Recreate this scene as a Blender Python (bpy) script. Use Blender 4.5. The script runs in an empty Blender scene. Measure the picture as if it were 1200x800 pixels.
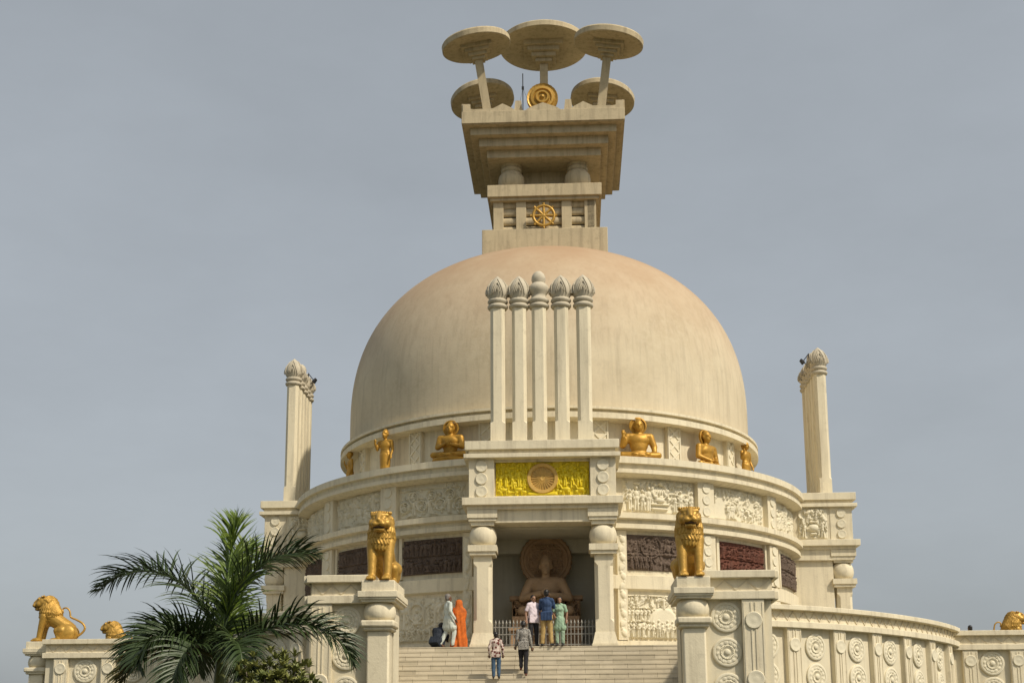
import bpy, bmesh, math, random
import numpy as np
from math import sin, cos, pi, radians as R_, sqrt
from mathutils import Vector, Matrix, Euler

C = bpy.context.scene.collection
scene = bpy.context.scene

# ------------------------------------------------------------------ camera
cam = bpy.data.objects.new('camera', bpy.data.cameras.new('camera'))
C.objects.link(cam); scene.camera = cam
cam.data.sensor_width = 36.0
cam.data.lens = 45.0
cam.data.shift_y = 0.1495
cam.data.clip_end = 6000
cam.location = (0.898, -50.7, 0.0)
_p, _y, _r = 0.195, -0.047, -0.006
fw = Vector((sin(_y)*cos(_p), cos(_y)*cos(_p), sin(_p)))
rt = Vector((cos(_y), -sin(_y), 0))
up = rt.cross(fw)
M0 = Matrix((rt, up, -fw)).transposed()
cam.rotation_euler = (M0 @ Matrix.Rotation(_r, 3, 'Z')).to_euler()

# ------------------------------------------------------------------ light
SUN_AZ, SUN_EL = 52.0, 47.0          # azimuth measured from -Y towards +X
sd = Vector((sin(R_(SUN_AZ))*cos(R_(SUN_EL)), -cos(R_(SUN_AZ))*cos(R_(SUN_EL)), sin(R_(SUN_EL))))
w = bpy.data.worlds.new('World'); scene.world = w; w.use_nodes = True
nt = w.node_tree; nt.nodes.clear()
sky = nt.nodes.new('ShaderNodeTexSky'); sky.sky_type = 'NISHITA'; sky.sun_disc = False
sky.sun_elevation = R_(SUN_EL); sky.sun_rotation = R_(180-SUN_AZ)
sky.air_density = 1.2; sky.dust_density = 4.0; sky.ozone_density = 1.5; sky.altitude = 50
hs = nt.nodes.new('ShaderNodeHueSaturation'); hs.inputs['Saturation'].default_value = 0.36
bg = nt.nodes.new('ShaderNodeBackground'); bg.inputs['Strength'].default_value = 0.12
wo = nt.nodes.new('ShaderNodeOutputWorld')
hz = nt.nodes.new('ShaderNodeMix'); hz.data_type = 'RGBA'; hz.inputs[0].default_value = 0.6      # dust haze evens out the sky
hz.inputs[7].default_value = (2.42, 2.68, 2.88, 1)
nt.links.new(sky.outputs[0], hs.inputs['Color']); nt.links.new(hs.outputs[0], hz.inputs[6]); nt.links.new(hz.outputs[2], bg.inputs[0])
ct = nt.nodes.new('ShaderNodeTexCoord'); cm = nt.nodes.new('ShaderNodeMapping'); cm.inputs['Scale'].default_value = (1.0, 1.0, 2.2)      # faint uneven haze
cn = nt.nodes.new('ShaderNodeTexNoise'); cn.inputs['Scale'].default_value = 2.6; cn.inputs['Detail'].default_value = 7; cn.inputs['Roughness'].default_value = 0.6
cr_ = nt.nodes.new('ShaderNodeMapRange'); cr_.inputs[1].default_value = 0.3; cr_.inputs[2].default_value = 0.7; cr_.inputs[3].default_value = 0.116; cr_.inputs[4].default_value = 0.134
nt.links.new(ct.outputs['Generated'], cm.inputs[0]); nt.links.new(cm.outputs[0], cn.inputs['Vector']); nt.links.new(cn.outputs['Fac'], cr_.inputs[0]); nt.links.new(cr_.outputs[0], bg.inputs['Strength']); nt.links.new(bg.outputs[0], wo.inputs[0])
sl = bpy.data.lights.new('sun', 'SUN'); sl.energy = 3.15; sl.angle = R_(1.8); sl.color = (1.0, 0.90, 0.74)
so = bpy.data.objects.new('sun', sl); C.objects.link(so)
so.rotation_euler = sd.to_track_quat('Z', 'Y').to_euler(); so.location = sd*80
scene.view_settings.view_transform = 'Standard'; scene.view_settings.look = 'None'
scene.view_settings.exposure = 0.22; scene.view_settings.gamma = 1.0
scene.cycles.max_bounces = 6; scene.cycles.diffuse_bounces = 4

# ------------------------------------------------------------------ materials
def mat(name, col, rough=0.7, metal=0.0, var=0.12, vscale=1.2, streak=0.0, col2=None, bump=0.0, bscale=30.0, dirt=None, dirt_amt=0.0, fine=0.0):
    m = bpy.data.materials.new(name); m.use_nodes = True
    n = m.node_tree; b = n.nodes['Principled BSDF']
    b.inputs['Roughness'].default_value = rough; b.inputs['Metallic'].default_value = metal
    tc = n.nodes.new('ShaderNodeTexCoord')
    geo = n.nodes.new('ShaderNodeNewGeometry')
    def noise(scale, vec, det=5, rgh=0.6):
        t = n.nodes.new('ShaderNodeTexNoise'); t.inputs['Scale'].default_value = scale
        t.inputs['Detail'].default_value = det; t.inputs['Roughness'].default_value = rgh
        n.links.new(vec, t.inputs['Vector']); return t.outputs['Fac']
    def ramp(fac, a, b_):
        r = n.nodes.new('ShaderNodeMapRange'); r.inputs[1].default_value = a; r.inputs[2].default_value = b_
        n.links.new(fac, r.inputs[0]); return r.outputs[0]
    def mixc(fac, A, B, blend='MIX'):
        x = n.nodes.new('ShaderNodeMix'); x.data_type = 'RGBA'; x.blend_type = blend
        if isinstance(fac, float): x.inputs[0].default_value = fac
        else: n.links.new(fac, x.inputs[0])
        for s, v in ((6, A), (7, B)):
            if isinstance(v, tuple): x.inputs[s].default_value = (*v[:3], 1)
            else: n.links.new(v, x.inputs[s])
        return x.outputs[2]
    c = tuple(col)
    dark = col2 or tuple(v*(1-var) for v in col)
    pos = geo.outputs['Position']
    out = mixc(ramp(noise(vscale, pos), 0.35, 0.68), c, dark)
    if fine: out = mixc(ramp(noise(vscale*14, pos, 3), 0.4, 0.75), out, tuple(v*(1-fine) for v in col))
    if streak:
        mp = n.nodes.new('ShaderNodeMapping'); mp.inputs['Scale'].default_value = (3.2, 3.2, 0.22)
        n.links.new(pos, mp.inputs['Vector'])
        sf = n.nodes.new('ShaderNodeMath'); sf.operation = 'MULTIPLY'; sf.inputs[1].default_value = streak
        n.links.new(ramp(noise(1.6, mp.outputs[0], 6, 0.65), 0.48, 0.75), sf.inputs[0])
        out = mixc(sf.outputs[0], out, dirt or tuple(v*0.5 for v in col))
    if dirt_amt:
        df = n.nodes.new('ShaderNodeMath'); df.operation = 'MULTIPLY'; df.inputs[1].default_value = dirt_amt
        n.links.new(ramp(noise(vscale*3.1, pos, 8, 0.7), 0.55, 0.72), df.inputs[0])
        out = mixc(df.outputs[0], out, dirt or tuple(v*0.45 for v in col))
    n.links.new(out, b.inputs['Base Color'])
    if bump:
        bp = n.nodes.new('ShaderNodeBump'); bp.inputs['Strength'].default_value = bump; bp.inputs['Distance'].default_value = 0.02
        n.links.new(noise(bscale, pos, 4), bp.inputs['Height']); n.links.new(bp.outputs[0], b.inputs['Normal'])
    m['_'] = 0
    return m, n, b, out, mixc, ramp, noise, pos

def M(*a, **k): return mat(*a, **k)[0]
cream = M('cream painted plaster', (0.75, 0.668, 0.48), 0.75, var=0.13, vscale=0.9, streak=0.5, dirt=(0.29, 0.24, 0.16), bump=0.3, bscale=18, fine=0.07, dirt_amt=0.30)
cream_b = M('pale cream relief plaster', (0.725, 0.66, 0.49), 0.8, var=0.12, vscale=2.5, dirt=(0.42, 0.35, 0.22), dirt_amt=0.25, bump=0.3, bscale=40, fine=0.06)
tan = M('weathered upper stone', (0.54, 0.445, 0.28), 0.8, var=0.2, vscale=1.0, streak=0.6, dirt=(0.17, 0.13, 0.08), bump=0.3, bscale=14, dirt_amt=0.4, fine=0.08)
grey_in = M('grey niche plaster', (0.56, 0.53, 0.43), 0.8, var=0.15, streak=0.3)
capm = M('grey weathered plaster', (0.55, 0.49, 0.37), 0.85, var=0.25, vscale=3, dirt=(0.22, 0.19, 0.14), dirt_amt=0.6, fine=0.1)
zigm = M('shade toned plaster', (0.61, 0.535, 0.38), 0.85, var=0.2)  # darker tone paints in the shading of the incised zigzag lines
wallbase = M('podium plaster', (0.70, 0.63, 0.46), 0.8, var=0.12, streak=0.35, dirt=(0.32, 0.26, 0.16), bump=0.2)
gold = M('gold paint', (0.53, 0.31, 0.058), 0.47, metal=0.42, var=0.32, vscale=5, dirt=(0.22, 0.09, 0.012), dirt_amt=0.5, bump=0.3, bscale=26, fine=0.12)
gold_d = M('dull gold paint', (0.50, 0.27, 0.035), 0.48, metal=0.42, var=0.35, vscale=6, dirt=(0.16, 0.08, 0.015), dirt_amt=0.5, bump=0.25)
yellow = M('yellow paint', (0.72, 0.55, 0.005), 0.55, var=0.18, vscale=3, fine=0.1)
terra = M('ochre wheel paint', (0.60, 0.37, 0.085), 0.55, var=0.25, vscale=6)
dstone = M('dark brown carved stone', (0.14, 0.10, 0.074), 0.9, var=0.4, vscale=2.5, col2=(0.08, 0.053, 0.036), dirt=(0.26, 0.19, 0.13), dirt_amt=0.5, fine=0.2)
rstone = M('red brown carved stone', (0.145, 0.048, 0.027), 0.9, var=0.4, vscale=2.5, col2=(0.075, 0.030, 0.02), dirt=(0.20, 0.11, 0.07), dirt_amt=0.5, fine=0.2)
sand_h = M('darker toned sandstone', (0.42, 0.27, 0.155), 0.8, var=0.3, vscale=3, bump=0.3, fine=0.15)  # halo darkened in colour, standing in for shading behind the head
sand = M('sandstone', (0.47, 0.315, 0.185), 0.75, var=0.25, vscale=3, dirt=(0.24, 0.14, 0.08), dirt_amt=0.5, bump=0.3, fine=0.1)
iron = M('silver railing paint', (0.30, 0.285, 0.25), 0.5, metal=0.2, var=0.2, vscale=8)
black = M('black metal', (0.015, 0.015, 0.017), 0.5)
greymetal = M('grey metal', (0.2, 0.2, 0.2), 0.5, metal=0.5)
def dome_material():
    m, n, b, out, mixc, ramp, noise, pos = mat('dome paint', (0.65, 0.56, 0.395), 0.85, var=0.2, vscale=0.45, col2=(0.50, 0.42, 0.28), streak=0.5, dirt=(0.35, 0.29, 0.20), bump=0.25, bscale=12, fine=0.08, dirt_amt=0.3)
    sx = n.nodes.new('ShaderNodeSeparateXYZ'); n.links.new(pos, sx.inputs[0])
    a = n.nodes.new('ShaderNodeMath'); a.operation = 'MULTIPLY_ADD'; a.inputs[1].default_value = 3.4
    n.links.new(noise(0.55, pos, 6, 0.65), a.inputs[0]); n.links.new(sx.outputs[2], a.inputs[2])
    f = ramp(a.outputs[0], 15.2, 20.4)          # rust-coloured algae stain on the crown of the dome
    out = mixc(f, out, (0.39, 0.258, 0.15))
    n.links.new(out, b.inputs['Base Color']); return m
domem = dome_material()
def marble():
    m, n, b, out, mixc, ramp, noise, pos = mat('marble step slabs', (0.70, 0.62, 0.46), 0.5, var=0.22, vscale=1.6, dirt=(0.36, 0.315, 0.235), dirt_amt=0.5, fine=0.1)
    mp = n.nodes.new('ShaderNodeMapping'); mp.inputs['Rotation'].default_value = (R_(90), 0, 0)
    n.links.new(pos, mp.inputs['Vector'])
    br = n.nodes.new('ShaderNodeTexBrick'); br.inputs['Scale'].default_value = 1.0
    br.inputs['Brick Width'].default_value = 0.82; br.inputs['Row Height'].default_value = 0.153; br.inputs['Mortar Size'].default_value = 0.006
    br.inputs['Color1'].default_value = (1, 1, 1, 1); br.inputs['Color2'].default_value = (0.52, 0.51, 0.46, 1); br.inputs['Mortar'].default_value = (0.35, 0.32, 0.27, 1)
    br.inputs['Bias'].default_value = -0.5; mp.inputs['Location'].default_value = (0, 3.0 % 0.153, 0)
    n.links.new(mp.outputs[0], br.inputs['Vector'])
    out = mixc(0.85, out, br.outputs['Color'], 'MULTIPLY'); n.links.new(out, b.inputs['Base Color']); return m
marb = marble()
floorm = M('terrace floor stone', (0.45, 0.40, 0.30), 0.6, var=0.2)
ground_m = M('scrubby ground', (0.075, 0.070, 0.036), 0.9, var=0.4, vscale=0.3, col2=(0.04, 0.052, 0.02), bump=0.4, fine=0.2)
leafd = M('palm leaf', (0.042, 0.066, 0.018), 0.42, var=0.45, vscale=3.0, col2=(0.026, 0.046, 0.013))
leafo = M('old palm leaf', (0.15, 0.125, 0.035), 0.6, var=0.4, vscale=4.0, col2=(0.07, 0.075, 0.018))
leafy = M('young palm leaf', (0.13, 0.185, 0.018), 0.45, var=0.4, vscale=3.0, col2=(0.075, 0.13, 0.015))
stemm = M('palm stem', (0.17, 0.19, 0.05), 0.5, var=0.3, vscale=4)
barkm = M('palm bark', (0.19, 0.155, 0.11), 0.85, var=0.3, vscale=4)
shrubm = M('shrub leaf', (0.23, 0.23, 0.06), 0.4, var=0.5, vscale=4, col2=(0.09, 0.115, 0.026), dirt=(0.19, 0.185, 0.055), dirt_amt=0.5)
skin = M('skin', (0.26, 0.135, 0.075), 0.5, var=0.1, vscale=8)
skin_d = M('darker skin', (0.15, 0.075, 0.042), 0.5, var=0.1, vscale=8)
hairm = M('black hair', (0.010, 0.008, 0.007), 0.45, var=0.3, vscale=30)
greyhair = M('grey hair', (0.20, 0.18, 0.16), 0.6, var=0.3, vscale=30)
def cloth(name, col, var=0.2): return M(name, col, 0.85, var=var, vscale=7, bump=0.3, bscale=25)
def patterned():
    m, n, b, out, mixc, ramp, noise, pos = mat('brown floral print', (0.60, 0.50, 0.44), 0.85)
    v = n.nodes.new('ShaderNodeTexVoronoi'); v.inputs['Scale'].default_value = 13
    n.links.new(pos, v.inputs['Vector'])
    out = mixc(ramp(v.outputs['Distance'], 0.46, 0.50), (0.13, 0.035, 0.025), out)
    n.links.new(out, b.inputs['Base Color']); return m
def heather():
    m, n, b, out, mixc, ramp, noise, pos = mat('grey heather knit', (0.30, 0.28, 0.25), 0.9)
    out = mixc(ramp(noise(40, pos, 2), 0.42, 0.6), (0.36, 0.34, 0.30), (0.10, 0.095, 0.09))
    n.links.new(out, b.inputs['Base Color']); return m

# ------------------------------------------------------------------ mesh helpers
def shade(me, ang=35):
    me.polygons.foreach_set('use_smooth', [True]*len(me.polygons))
    me.set_sharp_from_angle(angle=R_(ang))

class MB:
    def __init__(s): s.v = []; s.f = []
    def add(s, vs, fs):
        o = len(s.v); s.v += [tuple(p) for p in vs]; s.f += [tuple(i+o for i in f) for f in fs]; return s
    def box(s, x0, x1, y0, y1, z0, z1, tx=0.0, ty=0.0):      # tx, ty: how far the top is drawn in
        vs = [(x0,y0,z0),(x1,y0,z0),(x1,y1,z0),(x0,y1,z0),(x0+tx,y0+ty,z1),(x1-tx,y0+ty,z1),(x1-tx,y1-ty,z1),(x0+tx,y1-ty,z1)]
        return s.add(vs, [(3,2,1,0),(4,5,6,7),(0,1,5,4),(1,2,6,5),(2,3,7,6),(3,0,4,7)])
    def lathe(s, prof, c=(0,0,0), seg=32, a0=None, a1=None, mod=None):     # prof: (r, z); angle from -Y towards +X
        full = a0 is None
        if full: a0, a1 = 0, 360
        n = seg if full else seg+1
        vs = []
        for i in range(n):
            a = R_(a0 + (a1-a0)*i/seg)
            for (r, z) in prof:
                rr = mod(r, z, a) if mod else r
                vs.append((c[0]+rr*sin(a), c[1]-rr*cos(a), c[2]+z))
        k = len(prof); fs = []
        for i in range(seg):
            j = (i+1) % n
            for q in range(k-1): fs.append((i*k+q, j*k+q, j*k+q+1, i*k+q+1))
        if full:
            if prof[0][0] > 1e-6: fs.append(tuple(i*k for i in range(n))[::-1])
            if prof[-1][0] > 1e-6: fs.append(tuple(i*k+k-1 for i in range(n)))
        return s.add(vs, fs)
    def ring(s, r0, r1, z0, z1, a0, a1, step=1.5, rf=None):   # a solid ring sector; rf widens it along the way
        seg = max(2, int(abs(a1-a0)/step)); vs = []
        for i in range(seg+1):
            d = a0+(a1-a0)*i/seg; a = R_(d); g_ = rf(d) if rf else 0.0
            for r, z in ((r0,z0),(r1,z0),(r1,z1),(r0,z1)): vs.append(((r+g_)*sin(a), -(r+g_)*cos(a), z))
        fs = []
        for i in range(seg):
            for q in range(4):
                q2 = (q+1) % 4; fs.append((i*4+q, (i+1)*4+q, (i+1)*4+q2, i*4+q2))
        fs += [(0,1,2,3)[::-1], tuple(seg*4+q for q in range(4))]
        return s.add(vs, fs)
    def tube(s, pts, rad, n=8):
        pts = [Vector(p) for p in pts]; k = len(pts)
        if not hasattr(rad, '__len__'): rad = [rad]*k
        vs = []; ref = Vector((0.13, 0.21, 0.97))
        for i, p in enumerate(pts):
            t = (pts[min(i+1,k-1)]-pts[max(i-1,0)]).normalized()
            u = t.cross(ref)
            if u.length < 0.1: u = t.cross(Vector((1,0,0)))
            u.normalize(); v = t.cross(u)
            for j in range(n):
                a = 2*pi*j/n; vs.append(p+(u*cos(a)+v*sin(a))*rad[i])
        fs = []
        for i in range(k-1):
            for j in range(n): fs.append((i*n+j, i*n+(j+1)%n, (i+1)*n+(j+1)%n, (i+1)*n+j))
        fs += [tuple(range(n))[::-1], tuple((k-1)*n+j for j in range(n))]
        return s.add(vs, fs)
    def mapped(s, poly, mp, h0, h1):                           # polygon in wall coordinates (u, v), thickness h0..h1
        n = len(poly)
        vs = [mp(u, v, h0) for u, v in poly]+[mp(u, v, h1) for u, v in poly]
        fs = [tuple(range(n))[::-1], tuple(range(n, 2*n))]+[(i, (i+1)%n, n+(i+1)%n, n+i) for i in range(n)]
        return s.add(vs, fs)
    def mrect(s, u0, u1, v0, v1, mp, h0, h1): return s.mapped([(u0,v0),(u1,v0),(u1,v1),(u0,v1)], mp, h0, h1)
    def mdisc(s, u, v, r, mp, h0, h1, n=20, rim=0.75, dish=0.0):
        vs = []
        prof = [(1.0, h0), (1.0, h1*0.7+h0*0.3), (0.93, h1), (rim, h1), (rim*0.9, h1-dish*.6), (0.3, h1-dish*.4), (0.2, h1), (0.0, h1)]
        k = len(prof)
        for i in range(n):
            a = 2*pi*i/n
            for q, h in prof: vs.append(mp(u+r*q*cos(a), v+r*q*sin(a), h))
        fs = []
        for i in range(n):
            j = (i+1) % n
            for q in range(k-1): fs.append((i*k+q, j*k+q, j*k+q+1, i*k+q+1))
        return s.add(vs, fs)
    def zigzag(s, u0, u1, v0, v1, mp, per=0.42, t=0.045, h0=-0.01, h1=0.022):
        n = max(1, round((u1-u0)/per)); p = (u1-u0)/n
        line = []
        for i in range(n): line += [(u0+p*i, v1-t), (u0+p*(i+.5), v0)]
        line.append((u1, v1-t)); vs = []
        for u, v in line: vs += [mp(u, v, h0), mp(u, v, h1), mp(u, v+t, h1), mp(u, v+t, h0)]
        fs = [(0,1,2,3), tuple(4*len(line)-4+q for q in (3,2,1,0))]
        for i in range(len(line)-1):
            for q in range(4): fs.append((i*4+q, i*4+4+q, i*4+4+(q+1)%4, i*4+(q+1)%4))
        return s.add(vs, fs)
    def build(s, name, m, parent=None, ang=35, bevel=0.0, at=None, mats=None, fmat=None):
        me = bpy.data.meshes.new(name)
        off = Vector((0,0,0))
        if parent is not None and at is None: off = world_origin(parent)
        if at is not None: off = Vector(at)
        me.from_pydata([(p[0]-off.x, p[1]-off.y, p[2]-off.z) for p in s.v], [], s.f)
        bm = bmesh.new(); bm.from_mesh(me); bmesh.ops.recalc_face_normals(bm, faces=bm.faces); bm.to_mesh(me); bm.free()
        me.materials.append(m)
        shade(me, ang)
        o = bpy.data.objects.new(name, me); C.objects.link(o)
        if parent is not None: o.parent = parent
        if at is not None and parent is None: o.location = off
        if bevel:
            b = o.modifiers.new('bevel', 'BEVEL'); b.width = bevel; b.segments = 2; b.limit_method = 'ANGLE'; b.angle_limit = R_(40)
        return o

def world_origin(o):
    p = Vector((0,0,0))
    while o is not None: p = p+Vector(o.location); o = o.parent
    return p
def thing(name, label, cat, loc=(0,0,0), rz=0.0, group=None):
    o = bpy.data.objects.new(name, None); C.objects.link(o); o.empty_display_size = 0.3
    o.location = loc; o.rotation_euler = (0,0,rz); tag(o, label, cat, group); return o
def tag(o, label=None, cat=None, group=None, kind=None):
    if label: o['label'] = label
    if cat: o['category'] = cat
    if group: o['group'] = group
    if kind: o['kind'] = kind
    return o
def copy_tree(o, parent=None):
    c = o.copy(); C.objects.link(c); c.parent = parent
    for ch in o.children: copy_tree(ch, c)
    return c
def inst(src, parent, loc=(0,0,0), rot=None):                  # copy of a part (with its sub-parts) placed under another thing
    c = copy_tree(src, parent); c.location = loc
    if rot is not None: c.rotation_euler = rot
    return c

def cyl(R, th0=0.0):                                           # wall coordinates on a round wall: u metres along the arc from th0
    a0 = R_(th0)
    return lambda u, v, h: ((R+h)*sin(a0+u/R), -(R+h)*cos(a0+u/R), v)
def plane(o, ud, nd):
    o = Vector(o); ud = Vector(ud); nd = Vector(nd)
    return lambda u, v, h: tuple(o+ud*u+nd*h+Vector((0,0,v)))

# ------------------------------------------------------------------ carved relief as a height field
def relief_field(w_, h_, res, seed, style):
    rng = random.Random(seed)
    nx, ny = max(8, int(w_/res)), max(8, int(h_/res))
    X, Y = np.meshgrid(np.linspace(0, w_, nx), np.linspace(0, h_, ny))
    H = np.zeros_like(X)
    def ell(cx, cy, rx, ry, hh, rot=0.0, flat=1.0):
        nonlocal H
        c, s = cos(rot), sin(rot); dx, dy = X-cx, Y-cy
        d = ((dx*c+dy*s)/rx)**2+((-dx*s+dy*c)/ry)**2
        H = np.maximum(H, np.where(d < 1, hh*np.minimum(1.0, flat*np.sqrt(np.clip(1-d, 0, 1))), 0))
    def bar(x0, y0, x1, y1, r, hh):
        nonlocal H
        L2 = (x1-x0)**2+(y1-y0)**2+1e-9
        t = np.clip(((X-x0)*(x1-x0)+(Y-y0)*(y1-y0))/L2, 0, 1)
        d = np.hypot(X-x0-t*(x1-x0), Y-y0-t*(y1-y0))/r
        H = np.maximum(H, np.where(d < 1, hh*np.sqrt(np.clip(1-d*d, 0, 1)), 0))
    def ringf(cx, cy, r, t, hh):
        nonlocal H
        d = np.abs(np.hypot(X-cx, Y-cy)-r)/t
        H = np.maximum(H, np.where(d < 1, hh*np.sqrt(np.clip(1-d*d, 0, 1)), 0))
    def fig(x, b, s, hh, lean=0.0, seated=False, halo=False):
        if halo: ringf(x+lean*s*.8, b+s*.86, s*.15, s*.035, hh*.6)
        if seated:
            ell(x, b+s*.14, s*.34, s*.12, hh); ell(x, b+s*.42, s*.17, s*.26, hh); ell(x, b+s*.82, s*.10, s*.12, hh*1.1)
            bar(x-s*.17, b+s*.58, x-s*.24, b+s*.3, s*.06, hh*.9); bar(x+s*.17, b+s*.58, x+s*.24, b+s*.3, s*.06, hh*.9)
            return
        k = rng.uniform(-.06, .06)*s
        bar(x-s*.06, b, x-s*.05+lean*s*.3, b+s*.45, s*.06, hh*.8); bar(x+s*.06+k, b, x+s*.05+lean*s*.3, b+s*.45, s*.06, hh*.8)
        ell(x+lean*s*.4, b+s*.48, s*.12, s*.12, hh); ell(x+lean*s*.55, b+s*.64, s*.13, s*.17, hh)
        ell(x+lean*s*.8, b+s*.89, s*.075, s*.10, hh*1.1)
        sx = rng.choice((-1, 1)); e = rng.uniform(.4, .8)
        bar(x+lean*s*.5-s*.13*sx, b+s*.74, x-s*.2*sx, b+s*.5, s*.045, hh*.8)
        bar(x+lean*s*.5+s*.13*sx, b+s*.74, x+s*.22*sx, b+s*e, s*.045, hh*.9)
        bar(x+s*.22*sx, b+s*e, x+s*.12*sx, b+s*(e+.15), s*.04, hh*.9)
    def tree(x, b, s, hh):
        bar(x, b, x, b+s*.6, s*.06, hh*.7)
        for k in range(13):
            a = rng.uniform(0, 6.28); r = rng.uniform(0, .3)*s
            ell(x+r*cos(a)*1.1, b+s*.72+r*sin(a)*.75, s*.12, s*.09, hh*rng.uniform(.6, 1), rng.uniform(0, 3))
    def animal(x, b, s, hh, d=1):
        ell(x, b+s*.5, s*.42, s*.2, hh); bar(x+d*s*.35, b+s*.55, x+d*s*.5, b+s*.85, s*.09, hh); ell(x+d*s*.56, b+s*.88, s*.13, s*.09, hh*1.1)
        for q in (-.3, -.2, .22, .32): bar(x+q*s, b+s*.42, x+q*s, b, s*.05, hh*.8)
    if style == 'crowd':
        rows = 2; rh = h_/rows
        for r_ in range(rows):
            x = rng.uniform(.05, .12)
            while x < w_-.06:
                s = rh*rng.uniform(.72, .95)
                if rng.random() < .22: fig(x+s*.25, r_*rh+.02, s*.85, .055, seated=True, halo=True); x += s*.6
                else: fig(x, r_*rh+.02, s, .055, rng.uniform(-.15, .15)); x += s*rng.uniform(.26, .4)
            bar(0, r_*rh+.012, w_, r_*rh+.012, .018, .04)
        H += 0.01*(np.sin(X*47+np.sin(Y*31)*2)*np.sin(Y*53+np.sin(X*23)*2))
    elif style == 'rows':                                        # three registers, a large figure and a beast
        fig(w_*.62, h_*.38, h_*.55, .06, seated=True, halo=True)
        ringf(w_*.36, h_*.66, h_*.30, .03, .045)
        for k in range(5): fig(w_*(.08+.07*k), h_*.06, h_*.42, .05, rng.uniform(-.1, .1))
        for k in range(4): fig(w_*(.84+.05*k), h_*(.5), h_*.42, .05)
        animal(w_*.6, .04, h_*.33, .05, 1); animal(w_*.86, .04, h_*.33, .05, -1)
        for k in range(6): ell(w_*rng.uniform(.3, .98), h_*rng.uniform(.8, .95), .09, .05, .04, rng.uniform(0, 3))
        bar(0, h_*.44, w_, h_*.44, .015, .03)
        H += 0.008*(np.sin(X*47+np.sin(Y*31)*2)*np.sin(Y*53))
    elif style == 'throne':                                      # figures either side of a big tree over a throne
        for k in range(4): fig(w_*(.09+.085*k), h_*.06, h_*(.78 if k % 2 else .66), .055, 0)
        for k in range(4): fig(w_*(.72+.085*k), h_*.06, h_*(.72 if k % 2 else .6), .055, 0)
        ringf(w_*.5, h_*.66, h_*.25, .03, .05)
        for k in range(9): ell(w_*.5+h_*.27*cos(k*.7), h_*.7+h_*.22*sin(k*.7), .10, .07, .055, k)
        for k in range(7): ell(w_*.5+.14*(k-3)*.6, h_*.64, .045, h_*.17, .045, (k-3)*.15)
        ell(w_*.5, h_*.40, h_*.2, h_*.1, .06, 0)
        bar(w_*.37, h_*.26, w_*.63, h_*.26, .03, .05); bar(w_*.4, h_*.12, w_*.6, h_*.12, .05, .045)
        ell(w_*.2, h_*.9, .14, .06, .04); ell(w_*.8, h_*.9, .14, .06, .04)
    elif style == 'scene':
        for k in range(6): fig(rng.uniform(.08, w_-.08), h_*rng.uniform(.02, .12), h_*rng.uniform(.45, .62), .055, rng.uniform(-.25, .25))
        tree(w_*.45, h_*.25, h_*.85, .05); tree(w_*.85, h_*.3, h_*.75, .045)
        for k in range(4): fig(rng.uniform(.05, w_-.1), h_*rng.uniform(.45, .6), h_*.36, .045, rng.uniform(-.3, .3), seated=rng.random() < .5)
        animal(w_*.68, h_*.05, h_*.36, .05, rng.choice((-1, 1)))
    elif style == 'swirl':
        for k in range(7):
            cx, cy, r = w_*(.08+.14*k), h_*(.35+.3*(k % 2)), h_*.17
            ringf(cx, cy, r, .03, .045); ringf(cx+.02, cy, r*.55, .025, .04); ell(cx, cy, r*.3, r*.3, .05)
        for k in range(26): ell(rng.uniform(0.05, w_-.05), rng.uniform(.05, h_-.05), rng.uniform(.05, .14), rng.uniform(.025, .05), .045, rng.uniform(0, 3.1))
        for k in range(3): fig(rng.uniform(.2, w_-.2), h_*.08, h_*.55, .05, rng.uniform(-.2, .2))
        bar(0, h_*.9, w_, h_*.87, .02, .03)
    elif style == 'stupa':
        ell(w_*.52, h_*.42, w_*.2, h_*.30, .036, 0, 1.6)
        bar(w_*.52, h_*.68, w_*.52, h_*.84, .06, .05); ell(w_*.52, h_*.87, .12, .06, .05); ringf(w_*.52, h_*.82, h_*.11, .02, .04)
        for k in range(15):
            x = w_*(.03+.067*k)
            fig(x, h_*.03, h_*rng.uniform(.34, .42), .06, rng.uniform(-.08, .08))
        for k in range(6): fig(w_*(.04+.055*k), h_*.38, h_*.34, .05)
        for k in range(5): fig(w_*(.74+.055*k), h_*.38, h_*.34, .05)
        for k in range(18): bar(w_*(.02+.056*k), h_*.84, w_*(.02+.056*k), h_*.95, .022, .03)
        bar(0, h_*.96, w_, h_*.96, .02, .035)
    elif style == 'arches':
        for k in range(2):
            cx = w_*(.32+.5*k)
            ringf(cx, h_*.66, h_*.2, .035, .045); bar(cx-h_*.2, h_*.66, cx-h_*.2, h_*.25, .03, .04); bar(cx+h_*.2, h_*.66, cx+h_*.2, h_*.25, .03, .04)
            fig(cx, h_*.36, h_*.42, .05, seated=True)
        tree(w_*.1, h_*.3, h_*.7, .045); tree(w_*.62, h_*.3, h_*.66, .045)
        for k in range(10): fig(w_*(.06+.098*k), h_*.02, h_*rng.uniform(.3, .38), .055, rng.uniform(-.1, .1))
    elif style == 'vase':
        ell(w_*.5, h_*.36, w_*.2, h_*.14, .07); bar(w_*.4, h_*.55, w_*.6, h_*.55, .04, .06); bar(w_*.42, h_*.16, w_*.58, h_*.16, .05, .06)
        for k in range(20):
            a = rng.uniform(0, 6.28)
            ell(w_*.5+w_*.36*cos(a), h_*.6+h_*.3*sin(a), .09, .06, .05, rng.uniform(0, 3))
        for s_ in (-1, 1): fig(w_*(.5+.33*s_), h_*.05, h_*.5, .05, -s_*.1)
    elif style == 'wheelscene':
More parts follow.
